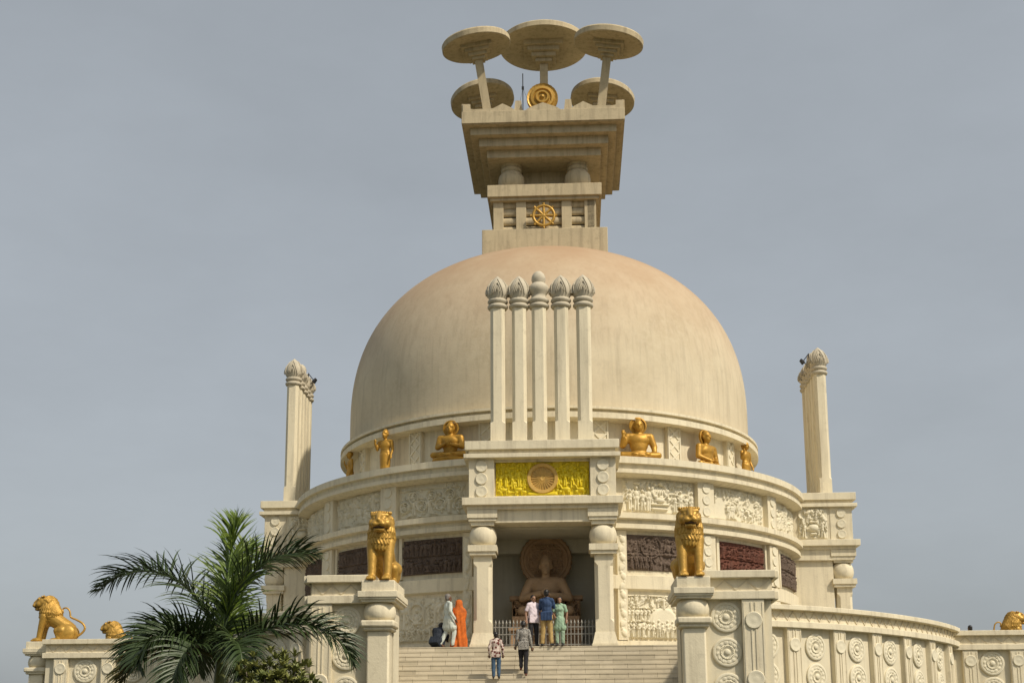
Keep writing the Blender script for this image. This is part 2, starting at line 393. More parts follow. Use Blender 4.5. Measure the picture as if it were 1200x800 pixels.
        for sg in (-1, 1):
            P_ = lambda q: w_*(.5+sg*q)
            for k in range(5): fig(P_(.17+.072*k), h_*(.24+.05*(k % 2)), h_*rng.uniform(.44, .54), .05, rng.uniform(-.15, .15), halo=k == 1)
            for k in range(5): ell(P_(.20+.06*k), h_*rng.uniform(.80, .92), .085, .05, .04, rng.uniform(0, 3)); ell(P_(.23+.06*k), h_*rng.uniform(.72, .95), .05, .04, .045)
            animal(P_(.25), h_*.04, h_*.32, .055, -sg); animal(P_(.41), h_*.04, h_*.30, .055, -sg)
            for k in range(4): ell(P_(.19+.085*k), h_*.13, .07, .06, .05, .4*k)
        bar(w_*.36, h_*.07, w_*.64, h_*.07, .07, .05)
    elif style == 'scallop':
        n = int(h_/(w_*1.25))
        for k in range(n): ell(w_*(.5+.12*(-1)**k), (k+.5)*h_/n, w_*.40, h_/n*.46, .06, .6*(-1)**k); ell(w_*(.5-.2*(-1)**k), (k+.95)*h_/n, w_*.2, h_/n*.2, .05)
    if style in ('throne', 'scene', 'swirl', 'vase', 'stupa', 'arches', 'wheelscene', 'rows'):
        H0 = H.copy(); H = np.zeros_like(X)
        for k in range(int(26*w_*h_)):                          # crowd and leafage filling the ground behind the main figures
            x, y_ = rng.uniform(.04, w_-.04), rng.uniform(.03, h_-.1)
            if rng.random() < .35: fig(x, y_, rng.uniform(.28, .42), .034, rng.uniform(-.3, .3))
            else:
                r = rng.uniform(.04, .10); a = rng.uniform(0, 3.1)
                ell(x, y_, r, r*.5, .03, a); ell(x+.05*cos(a*3), y_+.05*sin(a*3), r*.6, r*.35, .036, a+1)
        H = np.maximum(H0, np.where(H0 > .004, 0, H))
    H[0, :] = 0; H[-1, :] = 0; H[:, 0] = 0; H[:, -1] = 0
    return X, Y, H

def relief(name, mp, u0, u1, v0, v1, m, parent, seed, style, res=0.019, depth=1.0, seams=None, base=0.03):
    X, Y, H = relief_field(u1-u0, v1-v0, res, seed, style)
    H = H*depth*2.3+base
    if seams:
        for q in range(1, seams[0]): H[np.abs(X-(u1-u0)*q/seams[0]) < 0.014] -= 0.02
        for q in range(1, seams[1]): H[np.abs(Y-(v1-v0)*q/seams[1]) < 0.014] -= 0.02
    H[0, :] = 0; H[-1, :] = 0; H[:, 0] = 0; H[:, -1] = 0
    ny, nx = X.shape; b = MB()
    vs = [mp(u0+X[j, i], v0+Y[j, i], H[j, i]) for j in range(ny) for i in range(nx)]
    fs = [(j*nx+i, j*nx+i+1, (j+1)*nx+i+1, (j+1)*nx+i) for j in range(ny-1) for i in range(nx-1)]
    b.add(vs, fs)
    return b.build(name, m, parent, ang=80)

# ------------------------------------------------------------------ organic shapes: primitives fused by voxel remesh
def blob(prims, voxel, smooth=3, fn=None):
    bm = bmesh.new()
    for p in prims:
        if p[0] == 'ell':
            _, c, r, *rot = p
            mt = Matrix.Translation(c) @ (Euler(rot[0]).to_matrix().to_4x4() if rot else Matrix()) @ Matrix.Diagonal((*r, 1))
            bmesh.ops.create_icosphere(bm, subdivisions=3, radius=1.0, matrix=mt)
        elif p[0] == 'cap':
            _, a, b, r0, r1 = p; a = Vector(a); b = Vector(b)
            bmesh.ops.create_icosphere(bm, subdivisions=2, radius=r0*1.02, matrix=Matrix.Translation(a))
            bmesh.ops.create_icosphere(bm, subdivisions=2, radius=r1*1.02, matrix=Matrix.Translation(b))
            d = b-a
            if d.length > 1e-5:
                bmesh.ops.create_cone(bm, cap_ends=True, segments=16, radius1=r0, radius2=r1, depth=d.length,
                                      matrix=Matrix.Translation((a+b)/2) @ d.to_track_quat('Z', 'Y').to_matrix().to_4x4())
        elif p[0] == 'box':
            _, c, r, *rot = p
            mt = Matrix.Translation(c) @ (Euler(rot[0]).to_matrix().to_4x4() if rot else Matrix()) @ Matrix.Diagonal((r[0]*2, r[1]*2, r[2]*2, 1))
            bmesh.ops.create_cube(bm, size=1.0, matrix=mt)
    me = bpy.data.meshes.new('tmp'); bm.to_mesh(me); bm.free()
    o = bpy.data.objects.new('tmp', me); C.objects.link(o)
    r = o.modifiers.new('r', 'REMESH'); r.mode = 'VOXEL'; r.voxel_size = voxel
    if smooth:
        s = o.modifiers.new('s', 'SMOOTH'); s.factor = 0.5; s.iterations = smooth
    dg = bpy.context.evaluated_depsgraph_get(); dg.update()
    out = bpy.data.meshes.new_from_object(o.evaluated_get(dg))
    bpy.data.objects.remove(o); bpy.data.meshes.remove(me)
    if fn:
        n = len(out.vertices); a = np.zeros(n*3); out.vertices.foreach_get('co', a)
        nn = np.zeros(n*3); out.vertices.foreach_get('normal', nn)
        out.vertices.foreach_set('co', fn(a.reshape(-1, 3), nn.reshape(-1, 3)).ravel()); out.update()
    out.polygons.foreach_set('use_smooth', [True]*len(out.polygons))
    return out
def put(name, me, m, parent, loc=(0,0,0)):
    me.name = name; me.materials.clear(); me.materials.append(m)
    o = bpy.data.objects.new(name, me); C.objects.link(o); o.parent = parent; o.location = loc; return o

#=================================================================== SETTING
GZ, TZ = -1.6, 3.0
g = MB(); g.add([(-2500,-2500,GZ),(2500,-2500,GZ),(2500,2500,GZ),(-2500,2500,GZ)], [(0,1,2,3)])
tag(g.build('ground', ground_m), kind='structure')
# terrace: round podium with a notch for the stairs
pts = []
NX = 5.2; Rt = 14.3; aN = math.degrees(math.asin(NX/Rt))
for i in range(0, 141):
    a = R_(aN+(360-2*aN)*i/140); pts.append((Rt*sin(a), -Rt*cos(a)))
pts += [(-NX, -11.9), (NX, -11.9)]
tb = MB(); n = len(pts)
tb.add([(x, y, GZ-.2) for x, y in pts]+[(x, y, TZ) for x, y in pts], [tuple(range(n, 2*n))]+[(i, (i+1)%n, n+(i+1)%n, n+i) for i in range(n)])
for s in (-1, 1): tb.box(min(13.2*s, 19.0*s), max(13.2*s, 21.0*s), -3.9, 7.0, GZ-.2, TZ-.004)
tag(tb.build('terrace', floorm, ang=30), kind='structure')
# marble stairs
st = MB(); k = 0; y = -12.0; z = TZ
prof = [(-11.897, GZ-.1), (-11.897, z)]
while z > GZ+.05:
    prof += [(y-.012, z), (y-.012, z-.03), (y, z-.034), (y, z-.153)]   # nosing
    z -= .153; y -= .3
prof += [(y, GZ-.1)]
nn = len(prof)
for x0, x1 in ((-NX+.002, NX-.002),):
    st.add([(x0, a, b) for a, b in prof]+[(x1, a, b) for a, b in prof], [tuple(range(nn)), tuple(range(nn, 2*nn))[::-1]]+[(i, (i+1)%nn, nn+(i+1)%nn, nn+i) for i in range(nn)])
o = st.build('staircase', marb, ang=20); tag(o, 'broad flight of pale veined marble steps leading up to the shrine porch', 'stairs')

#=================================================================== STUPA
S = thing('stupa', 'great cream stupa with a tan weathered dome, carved round drum and crowning stone parasols', 'stupa', (0,0,TZ))
def full_lathe(prof, seg=160, **k): return MB().lathe(prof, seg=seg, **k)
G0 = 12.4                                                     # half-width in degrees of the niche opening
o = MB().lathe([(9.42,3.0),(9.62,3.0),(9.62,3.36),(9.5,3.38),(9.5,8.8),(9.4,8.8)], seg=150, a0=G0, a1=360-G0).build('drum_wall', cream, S)
cor = full_lathe([(7.0,9.30),(10.02,9.35),(10.02,9.13),(9.90,9.11),(9.88,8.97),(9.95,8.95),(9.95,8.82),(9.70,8.74),(9.49,8.72)]); cor.build('cornice', cream, S, ang=25)
mc = MB().lathe([(9.48,7.56),(9.92,7.50),(9.92,7.32),(9.74,7.28),(9.74,7.17),(9.82,7.15),(9.82,7.0),(9.49,6.94)], seg=150, a0=G0, a1=360-G0); mc.build('cornice', cream, S, ang=25)
sb = MB().lathe([(9.48,5.52),(9.66,5.47),(9.66,5.04),(9.49,4.97)], seg=150, a0=G0, a1=360-G0); sb.build('sill_band', cream, S, ang=25)
# pilasters with raised discs on the drum
def drum_pilaster(th, sc=1.0):
    mp = cyl(9.5, th); hw = .34*sc
    b = MB()
    for z0, z1 in ((7.56, 8.74), (5.51, 6.95), (3.38, 5.0)):
        b.mrect(-hw, 0, z0, z1, mp, -.02, .20); b.mrect(0.0, hw, z0, z1, mp, -.02, .2)
    o = b.build('pilaster', cream, S, ang=25)
    for z0, z1, n_ in ((7.56, 8.74, 3), (5.51, 6.95, 4), (3.38, 5.0, 4)):
        for q in range(n_): MB().mdisc(0, z0+(z1-z0)*(q+.5)/n_, .165, mp, .19, .235, dish=.006).build('medallion', cream_b, o, ang=40)
    return o
for th in (34.2, 56.2, -33.4, -54.0): drum_pilaster(th)
def strip(th0, th1, z0, z1, style, m, seed, name='relief_panel', frame=True, base=.02, **k):
    mp = cyl(9.5, (th0+th1)/2); W = R_(th1-th0)*9.5
    o = relief(name, mp, -W/2, W/2, z0, z1, m, S, seed, style, base=base, **k)
    return o
strip(15.8, 31.4, 7.60, 8.66, 'throne', cream_b, 3); strip(37.0, 53.2, 7.60, 8.66, 'scene', cream_b, 4); strip(59.2, 75.6, 7.60, 8.66, 'scene', cream_b, 14)
strip(-30.8, -15.8, 7.60, 8.66, 'swirl', cream_b, 5); strip(-51.0, -36.2, 7.60, 8.66, 'scene', cream_b, 26); strip(-75.6, -57.0, 7.60, 8.66, 'scene', cream_b, 7)
DK = [(16.2, 30.6, 'rows', dstone, 'dark brown carved stone panel of figures and beasts'), (37.9, 53.0, 'crowd', rstone, 'red brown carved stone panel crowded with figures'),
      (61.0, 76.0, 'crowd', dstone, None), (-30.0, -16.4, 'crowd', dstone, None), (-50.6, -37.4, 'crowd', dstone, None), (-75.5, -58.4, 'crowd', dstone, None)]
for i, (a, b_, sty, m, lab) in enumerate(DK):
    o = strip(a, b_, 5.66, 6.84, sty, m, 31+i, 'stone_relief', seams=(3, 2), base=.04, depth=.75)
    if lab: o['label'] = lab
    mp = cyl(9.5, (a+b_)/2); W = R_(b_-a)*9.5/2
    for u0, u1, v0, v1 in ((-W-.14, -W-.02, 5.54, 6.95), (W+.02, W+.14, 5.54, 6.95)): MB().mrect(u0, u1, v0, v1, mp, -.02, .10).build('frame', cream, o)
strip(15.8, 31.2, 3.44, 4.88, 'stupa', cream_b, 41); strip(-31.0, -17.0, 3.44, 4.88, 'arches', cream_b, 42)
strip(37.2, 53.0, 3.44, 4.88, 'throne', cream_b, 43); strip(-51.0, -37.0, 3.44, 4.88, 'scene', cream_b, 44)
# scalloped strips beside the porch
for s in (-1, 1):
    mp = cyl(9.5, 0); u = s*2.52
    b = MB(); b.mrect(u-.16, u+.16, 3.38, 6.95, mp, -.02, .14); b.build('pilaster', cream, S)
    relief('scallop_strip', cyl(9.64, 0), s*2.555-.12, s*2.555+.12, 3.45, 6.8, cream_b, S, 2, 'scallop', base=.004, depth=.35)
# upper drum, lattice pilasters, rim and dome
full_lathe([(7.85,9.28),(7.85,11.08)]).build('upper_drum', cream, S)
def lattice(th):
    mp = cyl(7.85, th); b = MB(); b.mrect(-.29, 0, 9.3, 11.06, mp, -.02, .16); b.mrect(0, .29, 9.3, 11.06, mp, -.02, .16)
    o = b.build('lattice_pilaster', cream, S, ang=25)
    mp2 = cyl(8.01, th); d = MB()
    for q in range(4):
        z0 = 9.36+.42*q; t = .04
        d.mapped([(-.22, z0), (-.22+t*1.4, z0), (.22, z0+.40-t), (.22, z0+.40), (.22-t*1.4, z0+.40), (-.22, z0+t)], mp2, -.01, .035)
        d.mapped([(.22, z0), (.22, z0+t), (-.22+t*1.4, z0+.40), (-.22, z0+.40), (-.22, z0+.40-t), (.22-t*1.4, z0)], mp2, -.01, .03)
    for x in (-.25, .25): d.mrect(x-.025, x+.025, 9.34, 11.05, mp2, -.01, .036)
    d.build('lattice', cream_b, o)
for th in (14.0, -14.4, 34.6, -35.2, 58.2, -59.6, 81, -82, 104, -104): lattice(th)
full_lathe([(7.8,11.02),(8.36,11.06),(8.36,11.26),(8.20,11.27),(8.20,11.37),(8.36,11.38),(8.36,11.47),(7.9,11.52)]).build('dome_rim', cream, S, ang=25)
A, B_, N_, Z0 = 8.0, 6.92, 2.361, 12.695
prof = [(8.0, 11.45), (8.0, 12.0)]
for i in range(61):
    t = (pi/2)*i/60; prof.append((A*max(cos(t), 0)**(2/N_), Z0+B_*max(sin(t), 0)**(2/N_)))
prof[-1] = (0.0, Z0+B_)
full_lathe(prof, seg=180).build('dome', domem, S, ang=60)

# porch: built once facing -Y, then turned for the sides
def porch(P, rz, front):
    r = MB()
    # main block with cornices
    r.box(-2.28, 2.28, -(P-.42), -7.6, 7.60, 9.06)
    r.box(-2.42, 2.42, -P, -7.3, 9.17, 9.45); r.box(-2.30, 2.30, -(P-.12), -7.4, 9.04, 9.18)
    r.box(-2.45, 2.45, -(P+.03), -8.6, 8.90, 9.035); r.box(-2.50, 2.50, -(P+.06), -8.6, 7.40, 7.64)
    r.box(-2.36, 2.36, -(P-.09), -8.7, 7.28, 7.41)
    r.box(-2.30, 2.30, -(P-.22), -8.8, 6.87, 7.29)
    for s in (-1, 1):
        r.box(min(s*1.96, s*2.16), max(s*1.96, s*2.16), -(P-.95), -9.0, 3.0, 6.88)
        r.box(min(s*1.50, s*2.30), max(s*1.50, s*2.30), -(P-.16), -(P-1.0), 7.63, 8.92)      # corner pilasters of the frieze
    if not front: r.box(-1.96, 1.96, -(P-1.05), -9.0, 3.0, 6.88)
    r.box(-1.5, 1.5, -(P-.24), -(P-.46), 7.625, 7.72); r.box(-1.5, 1.5, -(P-.30), -(P-.46), 8.82, 8.92)
    rot = Matrix.Rotation(rz, 3, 'Z')
    def turn(b): b.v = [tuple(rot @ Vector(p)) for p in b.v]; return b
    o = turn(r).build('porch', cream, S, bevel=.012)
    fmp = plane((0, -(P-.16), 0), (1,0,0), (0,-1,0))
    for s in (-1, 1):
        gmp = plane((s*2.30, 0, 0), (0,1,0), (s,0,0))
        for z in (7.86, 8.26, 8.66):
            turn(MB().mdisc(s*1.90, z, .185, fmp, -.01, .05, dish=.007, n=24)).build('medallion', cream_b, o, ang=40)
            if not front: turn(MB().mdisc(-(P-.58), z, .17, gmp, -.01, .05, dish=.007, n=24)).build('medallion', cream_b, o, ang=40)
    for s in (-1, 1):
        def mp(u, v, h, s=s): return tuple(rot @ Vector((s*(2.285+h), u, v)))
        if front: continue
        relief('relief_panel', mp, -(P-1.1), -(P-2.2), 7.68, 8.84, cream_b, o, 51, 'vase')
    # pillars
    def pillar_mb():
        q = MB()
        for hw, z0, z1 in ((.47, 7.02, 7.27), (.43, 6.92, 7.02), (.36, 6.79, 6.92)): q.box(-hw, hw, -hw, hw, z0, z1)
        q.box(-.45, .45, -.45, .45, 5.97, 6.17)
        q.box(-.40, .40, -.40, .40, 5.86, 5.97)
        hw, c = .285, .105                                    # shaft with stopped chamfers
        lv = [(3.45, 0.0), (3.75, 0.0), (3.86, c), (5.5, c), (5.62, 0.0), (5.86, 0.0)]
        vs = []
        for z, cc in lv:
            cc = max(cc, .004)
            for sx, sy, f in ((-1,-1,0),(1,-1,1),(1,1,0),(-1,1,1)):
                a = (sx*(hw-cc), sy*hw, z); b = (sx*hw, sy*(hw-cc), z)
                vs += [b, a] if f == 0 else [a, b]
        fs = []
        for i in range(len(lv)-1):
            for j in range(8): fs.append((i*8+j, i*8+(j+1)%8, i*8+8+(j+1)%8, i*8+8+j))
        q.add(vs, fs)
        q.box(-.40, .40, -.40, .40, 3.0, 3.10); q.box(-.385, .385, -.385, .385, 3.10, 3.46, tx=.085, ty=.085)
        return q
    for s in (-1, 1):
        q = pillar_mb(); q.v = [(x+s*1.875, y_-(P-.56), z) for x, y_, z in q.v]
        po = turn(q).build('pillar', cream, o, bevel=.01, ang=25)
    for s in (-1, 1):
        q = MB(); q.lathe([(.24,6.15),(.34,6.19),(.41,6.30),(.435,6.46),(.41,6.62),(.35,6.74),(.26,6.80)], c=(s*1.875, -(P-.56), 0), seg=32)
        turn(q).build('pillar_vase', cream, o, ang=60)
    return o
P_FRONT, P_LEFT, P_RIGHT = 11.7, 11.15, 11.7
pf = porch(P_FRONT, 0.0, True); pf['label'] = 'open porch with a yellow relief over two pillars'
pr_ = porch(P_RIGHT, pi/2, False); pl = porch(P_LEFT, -pi/2, False)
# yellow relief with the wheel
ym = plane((0, -(P_FRONT-.42), 0), (1,0,0), (0,-1,0))
yo = relief('relief_panel', ym, -1.47, 1.48, 7.71, 8.86, yellow, pf, 61, 'wheelscene', res=.015, depth=.7); yo['label'] = 'bright yellow relief of figures and deer beside a wheel'
wb = MB(); wb.lathe([(0,.05),(.07,.06),(.09,.04),(.36,.02),(.38,.07),(.47,.08),(.49,.05),(.49,-.02)], seg=48)
for q in range(24):
    a = 2*pi*q/24; wb.tube([(.09*cos(a), .09*sin(a), .045), (.37*cos(a), .37*sin(a), .04)], .013, 6)
wb.v = [(x+.01, -(P_FRONT-.36)-z, 8.285+y_) for x, y_, z in wb.v]
wb.build('wheel', terra, pf, ang=40)
# niche behind the porch
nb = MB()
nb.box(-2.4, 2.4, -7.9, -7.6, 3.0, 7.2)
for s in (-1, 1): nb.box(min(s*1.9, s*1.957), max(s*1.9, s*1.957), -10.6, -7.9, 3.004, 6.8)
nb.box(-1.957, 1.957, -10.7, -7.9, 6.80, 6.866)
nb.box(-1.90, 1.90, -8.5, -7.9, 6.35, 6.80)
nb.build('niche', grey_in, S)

# five columns on each porch roof
def shaft_mb(hw, z0, z1, c):
    q = MB(); lv = [(z0, .004), (z0+.72, .004), (z0+.80, c), (z1, c)]; vs = []
    for z, cc in lv:
        for sx, sy, f in ((-1,-1,0),(1,-1,1),(1,1,0),(-1,1,1)):
            a = (sx*(hw-cc), sy*hw, z); b = (sx*hw, sy*(hw-cc), z); vs += [b, a] if f == 0 else [a, b]
    fs = []
    for i in range(len(lv)-1):
        for j in range(8): fs.append((i*8+j, i*8+(j+1)%8, i*8+8+(j+1)%8, i*8+8+j))
    fs.append(tuple(range(24, 32)))
    return q.add(vs, fs)
ZC = 14.05
def bud_mod(r, z, a):
    if z < .40: return r
    f = (z-.40)/.75
    return r*(1+.07*(1-f*.5)*abs(cos(4*a))-.05)
bud_prof = [(.26,0.0),(.30,.01),(.335,.06),(.335,.11),(.29,.15),(.26,.17),(.30,.20),(.335,.25),(.325,.30),(.27,.34),(.28,.37),(.325,.44),(.345,.54),(.335,.66),(.295,.80),(.22,.94),(.12,1.07),(.0,1.17)]
ball_prof = [(.26,0.0),(.30,.01),(.335,.06),(.335,.11),(.29,.15),(.26,.17),(.30,.20),(.335,.25),(.325,.30),(.26,.36),(.235,.42),(.24,.48),(.31,.56),(.34,.66),(.32,.76),(.25,.84),(.20,.88),(.21,.92),(.235,1.0),(.225,1.1),(.18,1.2),(.10,1.28),(0,1.31)]
def bud(b, c):
    b.lathe(bud_prof, c=c, seg=32, mod=bud_mod)
    for k in range(4):                                         # pointed nested petals on the four sides
        a0 = k*pi/2
        for sc, hh in ((1.0, .012), (.62, .03), (.3, .048)):
            poly = []
            for i in range(15):
                t = -1+2*i/14
                poly.append((t, 1-abs(t)**1.6))
            vs = []
            for t, v in poly:
                zz = .44+.60*sc*v+.1*(1-sc); ang = a0+t*.62*sc
                rad = np.interp(zz, [p[1] for p in bud_prof], [p[0] for p in bud_prof])+hh
                vs.append((c[0]+rad*sin(ang), c[1]-rad*cos(ang), c[2]+zz))
            b.tube(vs, .020, 6)
    return b
col_x = [-1.41, -.71, -.065, .66, 1.385]
def columns(P, rz, root, k=1.0, dz=0.0):
    rot = Matrix.Rotation(rz, 3, 'Z'); zc = ZC+dz
    for i, x in enumerate(col_x):
        x = x*k; q = shaft_mb(.235, 9.44, zc, .10); q.v = [tuple(rot @ Vector((a+x, b-(P-.9), c))) for a, b, c in q.v]
        co = q.build('column', cream, S, ang=25)
        q = MB()
        if i == 2: q.lathe(ball_prof, c=(x, -(P-.9), zc), seg=32)
        else: bud(q, (x, -(P-.9), zc))
        q.v = [tuple(rot @ Vector(p)) for p in q.v]
        q.build('capital', capm, co, ang=50)
columns(P_FRONT, 0, S); columns(P_RIGHT, pi/2, S, .86, .36); columns(P_LEFT, -pi/2, S, .86, .34)

# harmika
hb = MB(); hb.box(-2.51, 2.51, -2.51, 2.51, 18.9, 20.36); ho = hb.build('harmika_base', tan, S, bevel=.02)
for s in (0, 1, 3):
    rot = Matrix.Rotation(s*pi/2, 3, 'Z')
    for x in (-1.875, -.955, -.025, .89, 1.815):
        t = MB().box(x-.205, x+.205, -2.08, -1.72, 20.35, 21.74); t.v = [tuple(rot @ Vector(p)) for p in t.v]
        t.build('railing_post', tan, S, bevel=.015)
for s in (0, 1, 3):
    rot = Matrix.Rotation(s*pi/2, 3, 'Z')
    for z in (20.55, 20.93, 21.31, 21.62):
        t = MB(); n_ = 12; vs = []
        for x in (-1.9, 1.9):
            for j in range(n_): a = 2*pi*j/n_; vs.append((x, -1.88+.10*cos(a), z+.165*sin(a)))
        t.add(vs, [(j, (j+1)%n_, n_+(j+1)%n_, n_+j) for j in range(n_)])
        t.v = [tuple(rot @ Vector(p)) for p in t.v]; t.build('railing_bar', tan, S)
MB().box(-1.7, 1.7, -1.7, 1.7, 20.3, 21.8).build('harmika_core', tan, S)
sb = MB(); sb.box(-2.2, 2.2, -2.2, 2.2, 21.72, 21.86); sb.box(-2.31, 2.31, -2.31, 2.31, 21.85, 22.36); sb.build('harmika_slab', tan, S, bevel=.015)
for sx in (-1, 1):
    for sy in (-1, 1):
        MB().lathe([(.30,22.34),(.44,22.45),(.52,22.65),(.54,22.85),(.51,23.02),(.42,23.16),(.37,23.20),(.41,23.24),(.43,23.31),(.41,23.38),(.38,23.40),(.42,23.45),(.42,23.56)], c=(sx*1.36, sy*1.5, 0), seg=32).build('stone_vase', tan, S, ang=60)
MB().box(-.9, .9, -.9, .9, 22.3, 23.6).build('harmika_core', tan, S)
tp = MB(); tp.box(-2.31, 2.31, -2.35, 2.35, 23.52, 23.87); tp.box(-2.61, 2.61, -2.7, 2.7, 23.86, 24.22); tp.box(-2.94, 2.94, -3.02, 3.02, 24.21, 24.53); tp.box(-3.22, 3.22, -3.3, 3.3, 24.52, 24.56)
tp.box(-3.27, 3.27, -3.35, 3.35, 24.55, 25.06)
tp.build('inverted_steps', tan, S, bevel=.012)
cr = MB()
for s in range(4):
    rot = Matrix.Rotation(s*pi/2, 3, 'Z'); t = MB(); fmp = plane((0, -3.28, 0), (1,0,0), (0,-1,0))
    zb = 25.055
    t.mapped([(-3.22, zb), (-1.05, zb), (-1.25, zb+.16), (-1.62, zb+.36), (-2.0, zb+.16), (-2.8, zb+.14), (-3.05, zb+.2), (-3.22, zb+.40)], fmp, -.35, .0)
    t.mapped([(3.22, zb), (3.22, zb+.40), (3.05, zb+.2), (2.8, zb+.14), (2.0, zb+.16), (1.62, zb+.36), (1.25, zb+.16), (1.05, zb)], fmp, -.35, .0)
    t.mapped([(-.75, zb), (.75, zb), (.55, zb+.15), (0, zb+.36), (-.55, zb+.15)], fmp, -.35, .0)
    cr.add([tuple(rot @ Vector((p[0], p[1]+.002*s, p[2]+.001*s))) for p in t.v], t.f)
cr.build('parapet', tan, S)
MB().box(-1.0, 1.0, -1.0, 1.0, 25.0, 25.5).build('parapet_block', tan, S)
for x in (-1.0, 1.02): MB().box(x-.2, x+.2, -2.9, -2.5, 25.0, 25.75, tx=.08, ty=.05).build('parapet_block', tan, S)
# parasols: disc, stepped bracket, pole
def parasol(cx, cy, zc, r, base, tilt):
    base = Vector(base); top = Vector((cx, cy, zc)); ax = (top-base).normalized() if tilt else Vector((0,0,1))
    rot = Vector((0,0,1)).rotation_difference(ax).to_matrix()
    d = MB(); d.lathe([(0,-.06),(r*.97,-.06),(r,-.03),(r,.17),(r*.97,.23),(r*.6,.32),(0,.40)], seg=64)
    d.v = [tuple(rot @ Vector(p)+top) for p in d.v]
    o = d.build('parasol', tan, S, ang=30)
    b = MB()
    k = r/1.4
    for hw, z0, z1 in ((.62*k, -.20*k, -.05), (.50*k, -.34*k, -.20*k), (.38*k, -.48*k, -.34*k), (.26*k, -.60*k, -.48*k)): b.box(-hw, hw, -hw, hw, z0, z1+.003)
    b.v = [tuple(rot @ Vector(p)+top) for p in b.v]; b.build('bracket', tan, o, bevel=.01)
    p = MB(); L = (top-base).length; hw = .17
    p.box(-hw, hw, -hw, hw, -L, -.5); p.v = [tuple(rot @ Vector(q)+top) for q in p.v]; p.build('pole', tan, o)
parasol(-2.74, -2.36, 28.47, 1.43, (-2.20, -1.95, 25.0), True)
parasol(2.72, -2.36, 28.42, 1.43, (2.28, -1.95, 25.0), True)
parasol(-2.80, 2.15, 28.42, 1.43, (-2.25, 1.75, 25.0), True)
parasol(2.56, 2.15, 28.30, 1.43, (2.15, 1.75, 25.0), True)
parasol(0.0, 0.0, 29.72, 1.90, (0.0, 0.0, 25.2), False)
# gold ornaments fixed on the crown
gd = MB(); gd.lathe([(0,.26),(.06,.24),(.10,.16),(.16,.15),(.20,.22),(.26,.22),(.30,.12),(.34,.11),(.38,.17),(.46,.16),(.50,.09),(.53,.09),(.60,.13),(.63,.06),(.63,-.06),(0,-.08)], seg=64,
         mod=lambda r, z, a: r*(1+(.03*abs(sin(12*a)) if .4 < r < .62 else 0)))
gd.v = [(x-.02, -3.0-z, 25.72+y_) for x, y_, z in gd.v]; o = gd.build('disc_ornament', gold, S, ang=50); o['label'] = 'gold lotus disc above the parapet'
gw = MB()
def torus(b, R1, r, n=40, m=8):
    vs = [((R1+r*cos(2*pi*j/m))*cos(2*pi*i/n), (R1+r*cos(2*pi*j/m))*sin(2*pi*i/n), r*sin(2*pi*j/m)) for i in range(n) for j in range(m)]
    return b.add(vs, [(i*m+j, ((i+1)%n)*m+j, ((i+1)%n)*m+(j+1)%m, i*m+(j+1)%m) for i in range(n) for j in range(m)])
torus(gw, .42, .06); torus(gw, .13, .035, 24)
gw.lathe([(0,.06),(.08,.04),(.1,-.03),(0,-.04)], seg=20)
for q in range(8):
    a = q*pi/4; gw.tube([(.05*cos(a), .05*sin(a), 0), (.25*cos(a), .25*sin(a), 0), (.42*cos(a), .42*sin(a), 0), (.54*cos(a), .54*sin(a), 0)], [.045, .06, .045, .055], 8)
gw.v = [(x-.03, -2.40-z, 20.95+y_) for x, y_, z in gw.v]; o = gw.build('wheel', gold, S, ang=50); o['label'] = 'gold eight-spoked wheel on the railing'
an = MB(); an.tube([(-.95,1,25.0),(-.95,1,29.1)], .022, 8); an.tube([(-.95,1,28.4),(-1.5,.6,25.4)], .006, 5); an.tube([(-.95,1,28.4),(-.2,.9,26.4)], .006, 5); an.box(-1.0,-.90,.95,1.05,28.35,28.47)
an.build('lightning_rod', greymetal, S)

# floodlights clamped high on the outer columns of both sides
def floodlight(loc, rz, lab):
    t = thing('floodlight', lab, 'floodlight', loc, rz, 'floodlights on the side columns')
    b = MB(); b.box(-.14, .14, -.09, .02, -.09, .11, tx=.02, ty=.02); b.v = [tuple(Euler((R_(40),0,0)).to_matrix() @ Vector(p)+Vector((0,-.24,.02))) for p in b.v]; b.build('lamp_head', black, t, at=(0,0,0), bevel=.01)
    k = MB(); k.tube([(0,0,-.05),(0,-.12,-.10),(0,-.22,-.02)], .022, 8); k.tube([(0,0,.32),(0,-.20,.06)], .018, 6); k.tube([(0,-.0,-.1),(0,0,.34)], .02, 6); k.build('bracket', black, t, at=(0,0,0))
    for c in t.children: c.parent = t
    return t
floodlight((-(P_LEFT-.9)+.22, .55, 15.12), pi/2, 'black floodlight on the inner side of the left tall columns')
floodlight(((P_RIGHT-.9)-.24, -.55, 15.2), -pi/2, 'black floodlight on the inner side of the right tall columns')

#=================================================================== RAILING, BALUSTRADES, GATE WALLS
rt_ = thing('iron_railing', 'pale metal railing with spear tips between the porch pillars', 'railing', (0, -11.02, TZ))
b = MB()
for z in (.12, .44, .66): b.box(-1.60, 1.60, -.018, .018, z-.014, z+.014)
b.build('rail', iron, rt_, at=(0,0,0))
bb = MB(); bb.box(-.013, .013, -.013, .013, 0.004, .74); bb.lathe([(.012,.735),(.034,.78),(.028,.81),(0,.90)], seg=8)
b0 = bb.build('bar', iron, rt_, at=(0,0,0)); b0.location = (-1.5, 0, 0)
for i in range(1, 28): inst(b0, rt_, (-1.5+i*3.0/27, .002*(i%2), 0))
for x in (-.42, .42): pb = MB().box(-.028, .028, -.028, .028, 0.004, .80).build('post', iron, rt_, at=(0,0,0)); pb.location = (x+.02, .03, 0)

